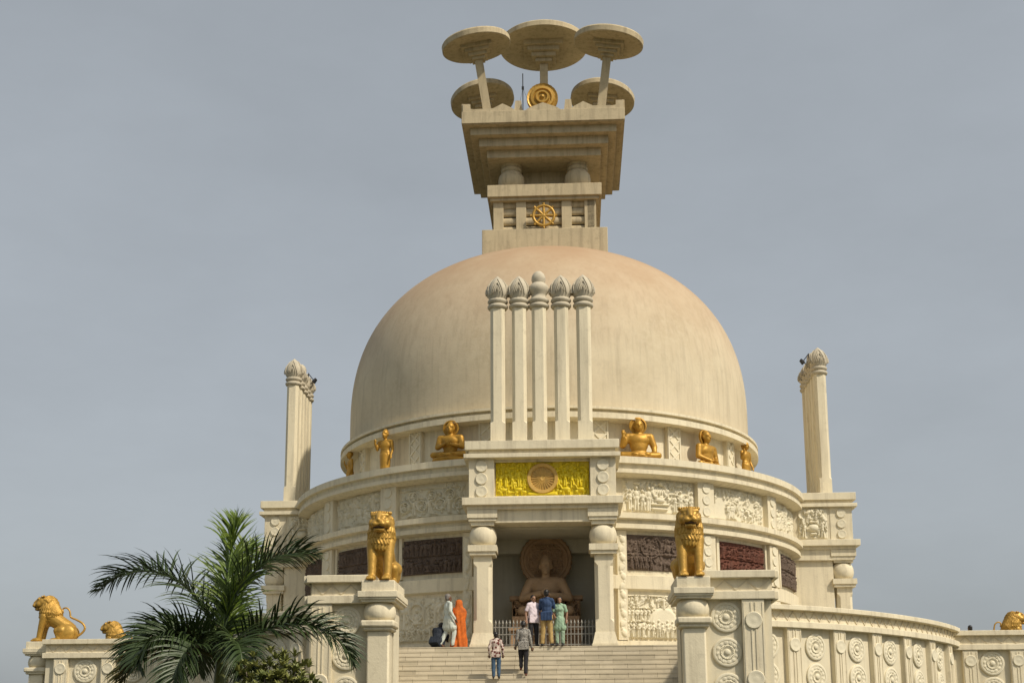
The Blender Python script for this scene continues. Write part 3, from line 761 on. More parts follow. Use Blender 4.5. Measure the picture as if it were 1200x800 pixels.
# rosette, shared mesh: lies in local XZ, faces -Y
def rosette_mb(r=.40):
    prof = [(0,.13),(.05,.125),(.075,.10),(.085,.055),(.13,.05),(.15,.085),(.185,.09),(.20,.05),(.215,.045),(.23,.07),(.30,.075),(.315,.05),(.325,.08),(.375,.09),(.40,.06),(.40,-.02)]
    n = 48; k = len(prof); vs = []
    for i in range(n):
        a = 2*pi*i/n
        for q, h in prof:
            hh = .6*h+.01+.6*(.022*cos(12*a) if .22 < q < .31 else 0)+(.007*cos(24*a) if .12 < q < .19 else 0)
            vs.append((q*cos(a)*r/.4, -hh, q*sin(a)*r/.4))
    return MB().add(vs, [(i*k+q, ((i+1)%n)*k+q, ((i+1)%n)*k+q+1, i*k+q+1) for i in range(n) for q in range(k-1)])
ros_src = None; rros = random.Random(8)
def rosette(parent, loc, ang, scale=1.0):
    global ros_src
    if ros_src is None:
        ros_src = rosette_mb().build('rosette', cream_b, parent, ang=50, at=(0,0,0)); o = ros_src
    else:
        o = ros_src.copy(); C.objects.link(o); o.parent = parent
    o.location = Vector(loc)-world_origin(parent); o.rotation_euler = (0,rros.uniform(0, 6.28),ang); o.scale = (scale*rros.uniform(.96, 1.03),)*3
    return o
PT = 4.09
def pil_parts(root, mp, u, hw=.26, zt=3.42, zb=GZ, disc=True):
    b = MB(); b.mrect(u-hw, u+hw, zb, zt, mp, -.02, .16)
    for x in (-.05, .05): b.mrect(u+x-.014, u+x+.014, zb, zt-.06, mp, .159, .178)
    for x in (-hw+.04, hw-.04): b.mrect(u+x-.014, u+x+.014, zb, zt-.06, mp, .159, .174)
    o = b.build('pilaster', cream, root, ang=25)
    for z in (2.93, 1.55, .2): MB().mdisc(u, z, .205, mp, .15, .205, dish=.008).build('boss', cream_b, o, ang=40)
def opening(d): return .62*max(0.0, (abs(d)-47)/27)**1.6
def flare(R):
    def f(u, v, h):
        a = u/R; r = R+h+opening(math.degrees(a)); return (r*sin(a), -r*cos(a), v)
    return f
def round_balustrade(a0, a1, posts, lab):
    root = thing('balustrade', lab, 'balustrade', (14.4*sin(R_((a0+a1)/2)), -14.4*cos(R_((a0+a1)/2)), GZ), 0, 'curved balustrades around the terrace')
    mp = flare(14.4); R = 14.4
    MB().ring(14.1, 14.4, GZ-.1, 3.46, a0, a1, rf=opening).build('wall', wallbase, root)
    MB().ring(14.12, 14.47, 3.60, 3.95, a0, a1, rf=opening).build('band', cream, root)
    c = MB(); c.ring(14.05, 14.67, 3.94, PT, a0, a1, rf=opening); c.ring(14.08, 14.64, 3.42, 3.61, a0, a1, rf=opening); c.build('coping', cream, root, bevel=.015)
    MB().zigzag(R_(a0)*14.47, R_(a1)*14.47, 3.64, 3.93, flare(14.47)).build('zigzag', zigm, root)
    for i, th in enumerate(posts):
        pil_parts(root, mp, R_(th)*R)
        if i < len(posts)-1:
            tm = (th+posts[i+1])/2
            for z in (2.90, 2.02, 1.14, .26): rosette(root, mp(R_(tm)*R, z, 0.0), R_(tm)*(1.0 if abs(tm) < 47 else .93))
    return root
round_balustrade(22.5, 74.0, [23.4, 30.6, 37.9, 45.3, 52.8, 60.6, 68.4], 'curved cream balustrade with rosettes and zigzag coping, right of the stairs')
round_balustrade(-74.0, -22.5, [-68.4, -60.6, -52.8, -45.3, -37.9, -30.6, -23.4], 'curved cream balustrade behind the palm, left of the stairs')
def wall_piece(root, p0, p1, out, thick=.4, ros=(), posts=(), zig=True, slab_over=.16, bot=GZ, dz=0.0):
    p0 = Vector((*p0, 0)); p1 = Vector((*p1, 0)); L = (p1-p0).length; ud = (p1-p0).normalized(); nd = Vector(out)
    mp = plane((p0.x, p0.y, 0), ud, nd)
    MB().mrect(0, L, bot-.1, 3.46+dz, mp, -thick, 0).build('wall', wallbase, root)
    MB().mrect(.0, L, 3.62+dz, 3.95+dz, mp, -thick, .06).build('band', cream, root)
    c = MB(); c.mrect(-.1, L+.1, 3.94+dz, PT+.03+dz, mp, -thick-.1, slab_over+.06); c.mrect(-.08, L+.08, 3.43+dz, 3.63+dz, mp, -thick-.08, slab_over+.04); c.build('coping', cream, root, bevel=.015)
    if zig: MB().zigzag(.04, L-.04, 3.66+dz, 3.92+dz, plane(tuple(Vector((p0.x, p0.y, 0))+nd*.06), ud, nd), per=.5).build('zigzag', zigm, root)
    for u in posts: pil_parts(root, mp, u, zt=3.42+dz)
    for u, zs, sc in ros:
        for z in zs: rosette(root, mp(u, z, 0.0), math.atan2(-nd.x, -nd.y)*-1, sc)
ZS = (3.02, 2.19, 1.36, .53); ZS2 = (2.84, 1.95, 1.06, .17)
gr = thing('gate_wall', 'tall rosette wall beside the right lion pillar at the stairs', 'wall', (5.0, -19.8, GZ), 0, 'gate walls beside the lion pillars')
wall_piece(gr, (3.97, -20.0), (5.62, -20.0), (0,-1,0), ros=((.57, ZS, .9),), posts=(1.20,))
wall_piece(gr, (5.60, -13.5), (5.60, -19.98), (1,0,0), zig=False, thick=.36)
gl = thing('gate_wall', 'tall rosette wall beside the left lion pillar, half behind palm leaves', 'wall', (-5.0, -19.8, GZ), 0, 'gate walls beside the lion pillars')
wall_piece(gl, (-5.42, -20.0), (-3.97, -20.0), (0,-1,0), ros=((.86, ZS, .9),), posts=(.26,))
wall_piece(gl, (-5.40, -19.98), (-5.40, -13.5), (-1,0,0), zig=False, thick=.36)
gs = thing('gate_wall', 'straight rosette wall at the far left below the lion looking left', 'wall', (-16.0, -4.3, GZ), 0, 'gate walls beside the lion pillars')
wall_piece(gs, (-18.45, -4.3), (-13.98, -4.3), (0,-1,0), ros=((1.50, ZS2, 1.05), (3.27, ZS2, 1.05)), posts=(.62, 2.38, 4.15), dz=-.12)
gs2 = thing('gate_wall', 'straight rosette wall at the far right edge', 'wall', (16.0, -4.3, GZ), 0, 'gate walls beside the lion pillars')
wall_piece(gs2, (14.3, -4.15), (18.45, -4.15), (0,-1,0), ros=((1.45, ZS2, 1.05), (3.15, ZS2, 1.05)), posts=(.66, 2.33, 3.9), dz=-.12)

# lion pillars
def lion_pillar(loc, rz, lab):
    t = thing('lion_pillar', lab, 'pillar', loc, rz, 'pillars carrying the lions')
    z = lambda v: v-GZ
    top = MB(); top.box(-.40, .40, -.02, 1.80, z(3.62), z(3.96)); top.build('plinth', cream, t, at=(0,0,0), bevel=.015)
    c = MB(); c.box(-.48, .48, -.10, 1.9, z(3.55), z(3.70)); c.box(-.46, .46, -.07, 1.87, z(3.50), z(3.56)); c.box(-.41, .41, -.03, 1.82, z(3.44), z(3.51)); c.build('capital', cream, t, at=(0,0,0), bevel=.012)
    v = MB(); v.lathe([(.26,z(3.0)),(.34,z(3.02)),(.385,z(3.12)),(.395,z(3.22)),(.37,z(3.34)),(.31,z(3.43)),(.24,z(3.46))], c=(0,.36,0), seg=32); v.build('vase', cream, t, at=(0,0,0), ang=60)
    s = MB(); s.box(-.41, .41, -.05, .77, z(2.84), z(3.01)); s.box(-.36, .36, .0, .72, z(2.76), z(2.85)); s.box(-.27, .27, .09, .63, 0, z(2.77)); s.box(-.38, .38, -.02, .74, 0, z(-1.0))
    s.build('shaft', cream, t, at=(0,0,0), bevel=.05)
    w_ = MB(); w_.box(-.28, .28, .78, 1.78, 0, z(3.46)); w_.build('wall', wallbase, t, at=(0,0,0))
    return t
LP = [((3.76, -20.35, GZ), 0, 'lion pillar at the right side of the stairs'), ((-3.76, -20.35, GZ), 0, 'lion pillar at the left side of the stairs'),
      ((-19.30, -3.72, GZ), -pi/2, 'lion pillar at the far left edge, under the lion looking left')]
for l in LP: lion_pillar(*l)
lion_pillar((-20.15, 6.0, GZ), -pi/2, 'lion pillar hidden behind the far left wall, under the half hidden lion')
lion_pillar((20.45, 6.0, GZ), pi/2, 'lion pillar behind the far right wall, under the lion cut off by the edge')
#=================================================================== LIONS
def mane_fn(co, no):
    x, y, z = co[:, 0], co[:, 1], co[:, 2]
    ang = np.arctan2(x, -(y+.25))
    row = z/np.where((y < -.60) | (z < .95), .15, .5)+.12*np.sin(ang*6); ri = np.floor(row); fr = row-ri
    colf = ang*15/pi*1.2+.5*(ri % 2)+.25*np.sin(z*26+2*ang); ci = colf-np.floor(colf)
    bump = (1-(2*ci-1)**2)*(1-.7*fr**1.5)
    return co+no*((bump-.4)*.032)[:, None]
def make_lion():
    root = bpy.data.objects.new('lion_statue', None); C.objects.link(root)
    P = []
    E_ = lambda c, r, rot=None: P.append(('ell', c, r, rot) if rot else ('ell', c, r))
    K = lambda a, b, r0, r1: P.append(('cap', a, b, r0, r1))
    # trunk: chest to rump
    K((0,-.38,.98), (0,.40,.47), .285, .27); K((0,-.36,.90), (0,.30,.56), .27, .26); E_((0,-.44,.84), (.25,.23,.30)); K((0,.36,.46), (0,.50,.28), .275, .25)
    for s in (-1, 1):
        K((s*.20,-.50,.95), (s*.195,-.60,.50), .155, .115); K((s*.195,-.60,.50), (s*.19,-.66,.12), .112, .098)    # fore legs
        E_((s*.19,-.74,.075), (.125,.185,.078))
        for q in (-1.5, -.5, .5, 1.5): K((s*.19+q*.052,-.84,.06), (s*.19+q*.056,-.915,.038), .036, .030)           # toes
        E_((s*.215,.36,.33), (.165,.36,.315)); K((s*.235,.22,.40), (s*.245,.04,.40), .20, .135)                         # thigh and knee
        K((s*.245,.02,.40), (s*.25,.12,.10), .12, .085); E_((s*.25,-.03,.07), (.10,.20,.068))
        for q in (-1, 0, 1): K((s*.25+q*.055,-.15,.05), (s*.25+q*.058,-.23,.035), .034, .028)
    # head
    P.append(('box', (0,-.62,1.47), (.20,.17,.185))); E_((0,-.60,1.46), (.275,.25,.265)); E_((0,-.80,1.39), (.195,.17,.14)); P.append(('box', (0,-.90,1.385), (.115,.09,.06)))
    E_((0,-.965,1.44), (.082,.05,.05)); E_((0,-.83,1.225), (.14,.125,.06)); K((0,-.78,1.62), (0,-.97,1.46), .085, .06)
    for s in (-1, 1):
        E_((s*.09,-.93,1.36), (.095,.09,.072)); K((s*.04,-.83,1.595), (s*.20,-.76,1.60), .040, .038)                # muzzle pad and brow
        E_((s*.115,-.822,1.525), (.052,.03,.028)); E_((s*.19,-.72,1.40), (.09,.13,.12))
        E_((s*.225,-.54,1.69), (.055,.04,.055), (0, s*R_(18), 0))
    body = blob(P, .018, 7)
    put('body', body, gold, root)
    mn = [('cap', (0,-.42,1.43), (0,-.38,1.08), .315, .345), ('cap', (0,-.42,1.22), (0,-.46,.93), .345, .305), ('ell', (0,-.60,1.06), (.26,.15,.24)), ('cap', (0,-.34,1.34), (0,-.20,1.02), .30, .31), ('ell', (0,-.28,.92), (.30,.30,.22))]
    put('mane', blob(mn, .015, 5, mane_fn), gold, root)
    # row of curls over the brow
    for q in range(9):
        cu = MB(); a = -1.0+2*q/8; cu.lathe([(0,-.03),(.03,-.022),(.036,0),(.028,.03),(0,.042)], c=(a*.215, -.70+.08*abs(a), 1.688-.01*abs(a)), seg=10)
        cu.build('mane_curl', gold, root, ang=60, at=(0,0,0))
    mo = MB(); mo.lathe([(0,-.02),(.9,-.016),(1,0),(.9,.016),(0,.02)], seg=16); mo.v = [(x*.15, -.885+y_*.085, 1.288+z) for x, y_, z in mo.v]
    mo.build('mouth', M('dark mouth', (.07,.03,.012), .7), root, at=(0,0,0))
    tl = []
    ctrl = [(0,.74,.22), (0,.90,.34), (0,.99,.50), (0,.90,.68), (0,.66,.82), (0,.44,.92), (.0,.40,1.05), (0,.36,1.18), (0,.25,1.27), (0,.13,1.25), (0,.10,1.14), (0,.17,1.07)]
    for i in range(len(ctrl)-1):
        p0, p1, p2, p3 = (Vector(ctrl[max(0,min(len(ctrl)-1,i+k))]) for k in (-1,0,1,2))
        for t in (0, .25, .5, .75): tl.append(.5*((2*p1)+(p2-p0)*t+(2*p0-5*p1+4*p2-p3)*t*t+(3*p1-p0-3*p2+p3)*t**3))
    rr = [.045-.02*i/len(tl) for i in range(len(tl))]; rr[-6:] = [.035, .045, .05, .045, .03, .015]
    MB().tube(tl, rr, 10).build('tail', gold, root, ang=80, at=(0,0,0))
    return root
lion0 = make_lion()
LZ = 3.962
LION = [((-3.76,-19.48,LZ), 0, 'gold lion statue on the pillar left of the stairs'), ((3.74,-19.48,LZ), 0, 'gold lion statue on the pillar right of the stairs'),
        ((-18.28,-3.72,LZ), -pi/2, 'gold lion statue looking left, whole body in view at the far left'),
        ((-19.3,6.0,LZ), -pi/2, 'gold lion statue with only its head showing above the left wall'),
        ((19.6,6.0,LZ), pi/2, 'gold lion statue cut off by the right edge above the wall')]
for i, (loc, rz, lab) in enumerate(LION):
    o = lion0 if i == 0 else copy_tree(lion0)
    o.location = loc; o.rotation_euler = (0,0,rz); o['label'] = lab; o['category'] = 'lion statue'; o['group'] = 'gold lions on the gate pillars'

#=================================================================== BUDDHAS
def hand(P, w_, d, u, side, s=1.0, curl=.35):
    """palm and five fingers: w_ wrist, d pointing direction, u palm normal"""
    w_ = Vector(w_); d = Vector(d).normalized(); u = Vector(u); u = (u-d*u.dot(d)).normalized(); l = d.cross(u)*side
    palm = w_+d*.055*s
    P.append(('cap', w_, palm+d*.03*s, .026*s, .034*s))
    for q, (off, ln) in enumerate(((-.030, .062), (-.010, .074), (.010, .070), (.029, .055))):
        a = w_+d*.085*s+l*off*s; b = a+(d*(1-curl*.3)+u*curl*.4)*ln*.55*s; c = b+(d*(1-curl)+u*curl)*ln*.5*s
        P.append(('cap', a, b, .0105*s, .0098*s)); P.append(('cap', b, c, .0098*s, .0088*s))
    a = w_+d*.03*s-l*.028*s; b = a+(d*.6-l*.6)*.045*s; c = b+(d*.9+u*.2)*.035*s
    P.append(('cap', a, b, .0125*s, .0108*s)); P.append(('cap', b, c, .0108*s, .0095*s))
def head(P, c, s=1.0, nod=0.0, turn=0.0, ush=False):
    c = Vector(c); rot = Euler((nod, 0, turn)).to_matrix()
    T = lambda x, y_, z: tuple(c+rot @ (Vector((x, y_, z))*s))
    e = (nod, 0, turn)
    P.append(('ell', T(0,.012,.02), (.077*s,.095*s,.098*s), e)); P.append(('ell', T(0,-.012,-.045), (.062*s,.076*s,.075*s), e))
    P.append(('ell', T(0,-.055,-.095), (.032*s,.030*s,.026*s), e))
    P.append(('cap', T(0,-.082,.012), T(0,-.106,-.028), .010*s, .016*s))
    P.append(('cap', T(-.018,-.088,-.066), T(.018,-.088,-.066), .009*s, .009*s))
    for q in (-1, 1):
        P.append(('ell', T(q*.078,.012,-.012), (.012*s,.024*s,.036*s), e)); P.append(('cap', T(q*.018,-.078,.022), T(q*.048,-.070,.022), .011*s, .010*s))
    if ush: P.append(('ell', T(0,.02,.105), (.048*s,.048*s,.038*s), e))
def buddha_seated(mudra, scale=1.0, wide=0.0):
    P = [('ell', (0,.03,.12), (.22,.16,.13)), ('ell', (0,.02,.30), (.165,.125,.20)), ('ell', (0,.02,.47), (.225,.135,.17)), ('ell', (0,.02,.36), (.19,.125,.2)), ('cap', (-.18,.02,.555), (.18,.02,.555), .085, .085),
         ('cap', (0,.02,.58), (0,.01,.70), .070, .062), ('ell', (0,-.03,.035), (.36,.26,.04))]
    head(P, (0,0,.815), 1.22, ush=True)
    for s in (-1, 1):
        P.append(('cap', (s*.12,.0,.10), (s*.36,-.12,.095), .105, .082)); P.append(('cap', (s*.36,-.12,.09), (-s*.02,-.25,.07), .078, .052))
        P.append(('ell', (-s*.12,-.24,.10), (.07,.05,.04)))
    def arm(s, el, wr, d, u):
        P.append(('cap', (s*.235,.02,.555), el, .082, .070)); P.append(('cap', el, wr, .066, .044)); hand(P, wr, d, u, s, 1.1)
    if mudra == 'chest':
        arm(-1, (-.285-wide,-.02,.31), (-.08,-.18,.36), (.8,-.3,.4), (0,-1,0)); arm(1, (.285+wide,-.02,.31), (.08,-.18,.34), (-.8,-.3,.3), (0,-1,0))
    elif mudra == 'raised':
        arm(-1, (-.33,-.0,.34), (-.33,-.10,.52), (-.05,-.1,1), (0,-1,0)); arm(1, (.31,.0,.31), (.30,-.10,.14), (0,-.5,-.8), (0,1,0))
    else:
        arm(-1, (-.285,-.0,.31), (-.10,-.2,.19), (1,-.2,0), (0,0,1)); arm(1, (.285,-.0,.31), (.10,-.2,.175), (-1,-.2,0), (0,0,1))
    P = [tuple([p[0]]+[tuple(Vector(q)*scale) if (isinstance(q, (tuple, Vector)) and i < (2 if p[0] != 'ell' else 2)) else (q*scale if isinstance(q, float) else q) for i, q in enumerate(p[1:])]) for p in P]
    return P
def buddha_standing():
    P = [('ell', (0,.02,.98), (.17,.12,.17)), ('ell', (0,.02,1.25), (.185,.12,.2)), ('ell', (0,.02,1.12), (.15,.11,.2)), ('cap', (-.15,.02,1.38), (.15,.02,1.38), .065, .065), ('cap', (0,.02,1.42), (0,.01,1.52), .055, .05)]
    head(P, (0,0,1.63), 1.28, ush=True)
    for s in (-1, 1): P.append(('cap', (s*.085,.02,.92), (s*.085,.02,.10), .10, .06)); P.append(('ell', (s*.085,-.05,.03), (.05,.12,.035)))
    P.append(('cap', (0,.02,.9), (0,.03,.25), .15, .16))
    P += [('cap', (-.21,.02,1.37), (-.26,.0,1.12), .058, .048), ('cap', (-.26,.0,1.12), (-.28,-.12,1.32), .046, .034), ('cap', (.21,.02,1.37), (.25,.02,1.08), .058, .048), ('cap', (.25,.02,1.08), (.24,-.08,.86), .046, .034)]
    hand(P, (-.28,-.12,1.32), (0,-.1,1), (0,-1,0), -1); hand(P, (.24,-.08,.86), (0,-.2,-1), (0,-1,0), 1)
    return P
def halo_mb(r, z, y_=.12):
    h = MB(); h.lathe([(0,-.03),(r*.97,-.03),(r,0),(r*.98,.035),(r*.84,.045),(r*.80,.0),(0,-.005)], seg=40)
    h.v = [(a, y_-c, z+b) for a, b, c in h.v]; return h
def robe_fold(P): return P
def gold_statue(name, P, loc, rz, lab, scale, hz, hr, m=gold_d, ped=True, vox=.016):
    t = thing(name, lab, 'statue', loc, rz, 'gold statues on the ledge under the dome')
    me = blob(P, vox, 2)
    for v in me.vertices: v.co *= scale; v.co.x *= 1.12
    put('body', me, m, t)
    if hr: halo_mb(hr*scale, hz*scale, .07*scale).build('halo', m, t, at=(0,0,0), ang=50)
    if ped:
        p = MB(); p.lathe([(.46,-.45),(.48,-.40),(.40,-.32),(.36,-.22),(.40,-.12),(.47,-.06),(.46,.0),(.0,.01)], seg=32, mod=lambda r, z, a: r*(1+.03*cos(12*a))); p.v = [(x*scale, y_*scale*.75, z*scale+.005) for x, y_, z in p.v]
        p.build('pedestal', m, t, at=(0,0,0), ang=50)
    return t
def ledge(th, R=8.45): return (R*sin(R_(th)), -R*cos(R_(th)))
def face(th): return R_(th)
x, y = ledge(-22.6); gold_statue('buddha_statue', buddha_seated('chest'), (x, y, 9.76), face(-10), 'gold seated figure with round halo and hands joined at the chest, under the dome', 1.36, .82, .215)
x, y = ledge(22.6); gold_statue('buddha_statue', buddha_seated('raised'), (x, y, 9.60), face(8), 'gold seated figure with one hand raised and bare chest, under the dome', 1.52, .82, .205)
x, y = ledge(42.7); gold_statue('buddha_statue', buddha_seated('lap'), (x, y, 9.55), face(46), 'slim gold seated figure in the second bay right of the porch columns', 1.50, .82, .185)
x, y = ledge(-42.9); gold_statue('buddha_statue', buddha_standing(), (x, y, 9.33), face(-22), 'gold standing figure with its hand raised, second bay left of the porch columns', 1.08, 1.66, 0, ped=False)
x, y = ledge(64.0, 8.3); gold_statue('buddha_statue', buddha_standing(), (x, y, 9.33), face(50), 'gold figure half hidden at the right end of the ledge', 1.05, 1.64, .17, ped=False)
x, y = ledge(-64.3, 8.3); gold_statue('buddha_statue', buddha_standing(), (x, y, 9.33), face(-66), 'gold figure half hidden at the left end of the ledge', 1.0, 1.66, 0, ped=False)

# stone Buddha in the niche
t = thing('stone_buddha', 'large sandstone seated figure with carved round halo inside the porch', 'statue', (.03, -9.05, TZ))
me = blob(buddha_seated('chest', wide=.07), .011, 1)
for v in me.vertices: v.co *= 2.1; v.co.z += 1.12; v.co.y -= .12
put('body', me, sand, t)
hc = blob([('ell', (0,.035,.855), (.104,.115,.105)), ('ell', (0,.02,.945), (.058,.055,.045)), ('ell', (0,.06,.80), (.09,.08,.10))], .008, 1, lambda co, no: co+no*(.006*np.sin(co[:, 0]*190)*np.sin(co[:, 2]*190+co[:, 1]*120))[:, None])
for v in hc.vertices: v.co *= 2.1; v.co.z += 1.12; v.co.y -= .12
put('hair', hc, sand_h, t)
hl = MB(); hl.lathe([(0,0),(.30,.01),(.34,.05),(.40,.05),(.44,.02),(.62,.03),(.66,.08),(.72,.08),(.75,.04),(.84,.06),(.87,.02),(.87,-.12),(0,-.14)], seg=96, mod=lambda r, z, a: r*(1+(.02*cos(30*a) if r > .8 else 0)))
hl.v = [(a, .46-c, 3.10+b) for a, b, c in hl.v]; ho = hl.build('halo', sand_h, t, at=(0,0,0), ang=50)
relief('carving', plane((.03, -9.05+.44, TZ), (1,0,0), (0,-1,0)), -.56, .56, 2.62, 3.62, sand_h, ho, 71, 'swirl', base=.03, depth=.6)
th_ = MB(); th_.box(-1.12, 1.12, .16, .55, .9, 1.75); th_.box(-1.2, 1.2, .10, .6, 1.74, 1.88); th_.box(-1.08, 1.08, -.66, .3, .72, 1.14); th_.box(-1.15, 1.15, -.70, .6, 0.0, .70, tx=.03, ty=.03); th_.box(-1.2, 1.2, -.76, .62, .66, .76)
to = th_.build('throne', sand_h, t, at=(0,0,0), bevel=.02)
relief('carving', plane((.03, -9.05-.60, TZ), (1,0,0), (0,-1,0)), -1.0, 1.0, .08, .62, sand_h, to, 72, 'crowd', base=.01)
for s in (-1, 1): relief('carving', plane((.03, -9.05+.17, TZ), (1,0,0), (0,-1,0)), s*.85-.26, s*.85+.26, 1.18, 1.73, sand_h, to, 73, 'scene', base=.01, depth=1.6)

#=================================================================== PEOPLE
def default_joints():
    return dict(hipL=(.09,.0,.90), hipR=(-.09,.0,.90), kneeL=(.10,-.01,.48), kneeR=(-.10,-.01,.48), ankL=(.10,.02,.085), ankR=(-.10,.02,.085),
                pel=(0,0,.93), waist=(0,.0,1.06), chest=(0,.0,1.26), shL=(.168,.0,1.375), shR=(-.168,.0,1.375), elL=(.22,.02,1.12), elR=(-.22,.02,1.12),
                wrL=(.25,-.05,.88), wrR=(-.25,-.05,.88), neck=(0,.01,1.45), head=(0,-.005,1.585), toeL=(.11,-.13,.03), toeR=(-.11,-.13,.03))
def person(loc, rz, H, lab, pose, top, bottom, hair='short', skinm=None, shoe=None, topcol=None, sleeve='short', long_top=False, hairmat=None, female=False, belly=0.0, extra=None, headturn=0.0, nod=0.0, shoes=True):
    skinm = skinm or skin
    t = thing('person', lab, 'person', loc, rz)
    J = default_joints(); J.update(pose); J = {k: Vector(v) for k, v in J.items()}
    k = H/1.70; sw = .92 if female else 1.0
    P = []
    c = lambda a, b, r0, r1, g=0.0, L=P: L.append(('cap', J[a] if isinstance(a, str) else a, J[b] if isinstance(b, str) else b, r0+g, r1+g))
    up = (J['neck']-J['pel']).normalized()
    tilt = Vector((0,0,1)).rotation_difference(up).to_euler()
    e = tuple(tilt)
    def torso(L, g):
        mid = (J['pel']+J['chest'])/2
        L.append(('ell', tuple(J['pel']), (.145+g,.108+g,.13+g), e)); L.append(('ell', tuple(mid), (.138*sw+g+belly*.3,.098+g+belly*.4,.30+g), e))
        L.append(('ell', tuple(J['chest']), (.155*sw+g,.108+g,.18+g), e)); L.append(('cap', J['shL']*.9+J['neck']*.1, J['shR']*.9+J['neck']*.1, .055+g, .055+g))
        for s_ in 'LR': L.append(('cap', J['neck'], J['sh'+s_], .050+g*.6, .046+g*.6))
        if belly: L.append(('ell', tuple(J['waist']+Vector((0,-.06,.0))), (.12+g,.08+g,.12+g), e))
        if female: L.append(('ell', tuple(J['chest']+Vector((0,-.06,.0))), (.12+g,.07+g,.07+g), e))
    torso(P, 0.0)
    c('neck', 'head', .052, .046); c('chest', 'neck', .07, .055)
    hd = J['head']; head(P, hd, 1.0, nod, headturn)
    for s in 'LR':
        c('sh'+s, 'el'+s, .050, .041); c('el'+s, 'wr'+s, .040, .027)
        d = J['wr'+s]-J['el'+s]; hand(P, J['wr'+s], d, (0,-1,.2) if abs(d.normalized().y) < .8 else (0,0,-1), 1 if s == 'L' else -1)
        c('hip'+s, 'knee'+s, .082, .056); c('knee'+s, 'ank'+s, .054, .036); c('ank'+s, 'toe'+s, .040, .028)
    def fin(me):
        for v in me.vertices: v.co *= k
        return me
    put('body', fin(blob(P, .0085, 2)), skinm, t)
    # clothing
    T = []; torso(T, .016)
    if long_top:
        for s in 'LR': T.append(('cap', J['pel'], J['hip'+s]*.35+J['knee'+s]*.65, .15, .135))
        T.append(('cap', J['pel'], J['pel']*.3+(J['kneeL']+J['kneeR'])*.35, .15, .14))
    else: T.append(('box', tuple(J['pel']+up*-.03), (.172,.137,.13), e))
    for s in 'LR':
        T.append(('cap', J['sh'+s], J['el'+s] if sleeve != 'half' else J['sh'+s]*.3+J['el'+s]*.7, .066, .058))
        if sleeve == 'short': pass
        if sleeve == 'long': T.append(('cap', J['el'+s], J['wr'+s], .056, .042))
    rng = random.Random(int(H*1000)+len(lab))
    ph = rng.uniform(0, 6)
    def fold(co, no):
        x, y_, z = co.T
        return co+no*(.004*np.sin(z*38+x*21+ph)*np.sin(x*30+z*9+ph)+.003*np.sin(x*62+y_*40))[:, None]
    put('shirt' if not long_top else 'tunic', fin(blob(T, .012, 2, fold)), top, t)
    if bottom:
        L = [('ell', tuple(J['pel']), (.165,.125,.12), e)]
        for s in 'LR': L.append(('cap', J['hip'+s], J['knee'+s], .098, .078)); L.append(('cap', J['knee'+s], J['ank'+s]+(J['knee'+s]-J['ank'+s])*.05, .076, .062))
        put('trousers', fin(blob(L, .012, 2, fold)), bottom, t)
    if shoes:
        for s in 'LR':
            L = [('cap', J['ank'+s]+(J['toe'+s]-J['ank'+s])*.05, J['toe'+s], .050, .036), ('cap', J['ank'+s]+Vector((0,.03,-.045)), J['toe'+s]+Vector((0,0,-.0)), .036, .034)]
            put('shoe', fin(blob(L, .010, 1)), shoe or black, t)
    # hair
    rot = Euler((nod, 0, headturn)).to_matrix(); hp = lambda x_, y_, z_: tuple(hd+rot @ Vector((x_, y_, z_)))
    Hh = [('ell', hp(0,.030,.045), (.087,.096,.095)), ('ell', hp(0,.055,-.005), (.080,.065,.085))]
    if hair == 'long': Hh += [('cap', hp(0,.07,.0), hp(0,.10,-.14), .075, .06), ('cap', hp(0,.10,-.14), hp(0,.11,-.30), .055, .03)]
    if hair == 'bun': Hh += [('ell', hp(0,.125,-.01), (.05,.05,.05)), ('cap', hp(-.07,.0,.0), hp(.07,.0,.0), .03, .03)]
    if hair == 'pony': Hh += [('cap', hp(0,.11,.0), hp(0,.14,-.16), .04, .022)]
    if hair != 'none': put('hair', fin(blob(Hh, .011, 1, lambda co, no: co+no*(.004*np.sin(co[:, 0]*160)*np.sin(co[:, 2]*90))[:, None])), hairmat or hairm, t)
    ey = MB()
    for s in (-1, 1): ey.lathe([(0,-.008),(.008,0),(0,.008)], c=tuple(Vector(hp(s*.033,-.079,.012))*k), seg=8)
    ey.build('eyes', black, t, at=(0,0,0))
    if extra: extra(t, J, k, fin)
    return t
denim = cloth('blue jeans', (.05,.10,.17)); bluesh = cloth('navy blue shirt', (.025,.055,.13)); khaki = cloth('khaki trousers', (.44,.30,.11)); whitesh = cloth('white pink shirt', (.72,.62,.66), .1)
blackcl = cloth('black trousers', (.018,.017,.02)); mint = cloth('mint green tunic', (.30,.44,.30)); palecl = cloth('pale blue-white cotton', (.56,.60,.53), .15); orange = cloth('orange sari', (.64,.14,.010), .45); navy = cloth('dark navy cloth', (.012,.018,.03))
def phone(t, J, k, fin):
    b = MB(); p = (J['wrL']+J['wrR'])/2+Vector((0,-.06,.09)); b.box(p.x-.075, p.x+.075, p.y-.006, p.y+.006, p.z-.04, p.z+.04); b.v = [tuple(Vector(q)*k) for q in b.v]
    o = b.build('phone', black, None); o.location = t.location; o.rotation_euler = t.rotation_euler
    tag(o, 'black phone held up by the man in the navy shirt', 'phone')
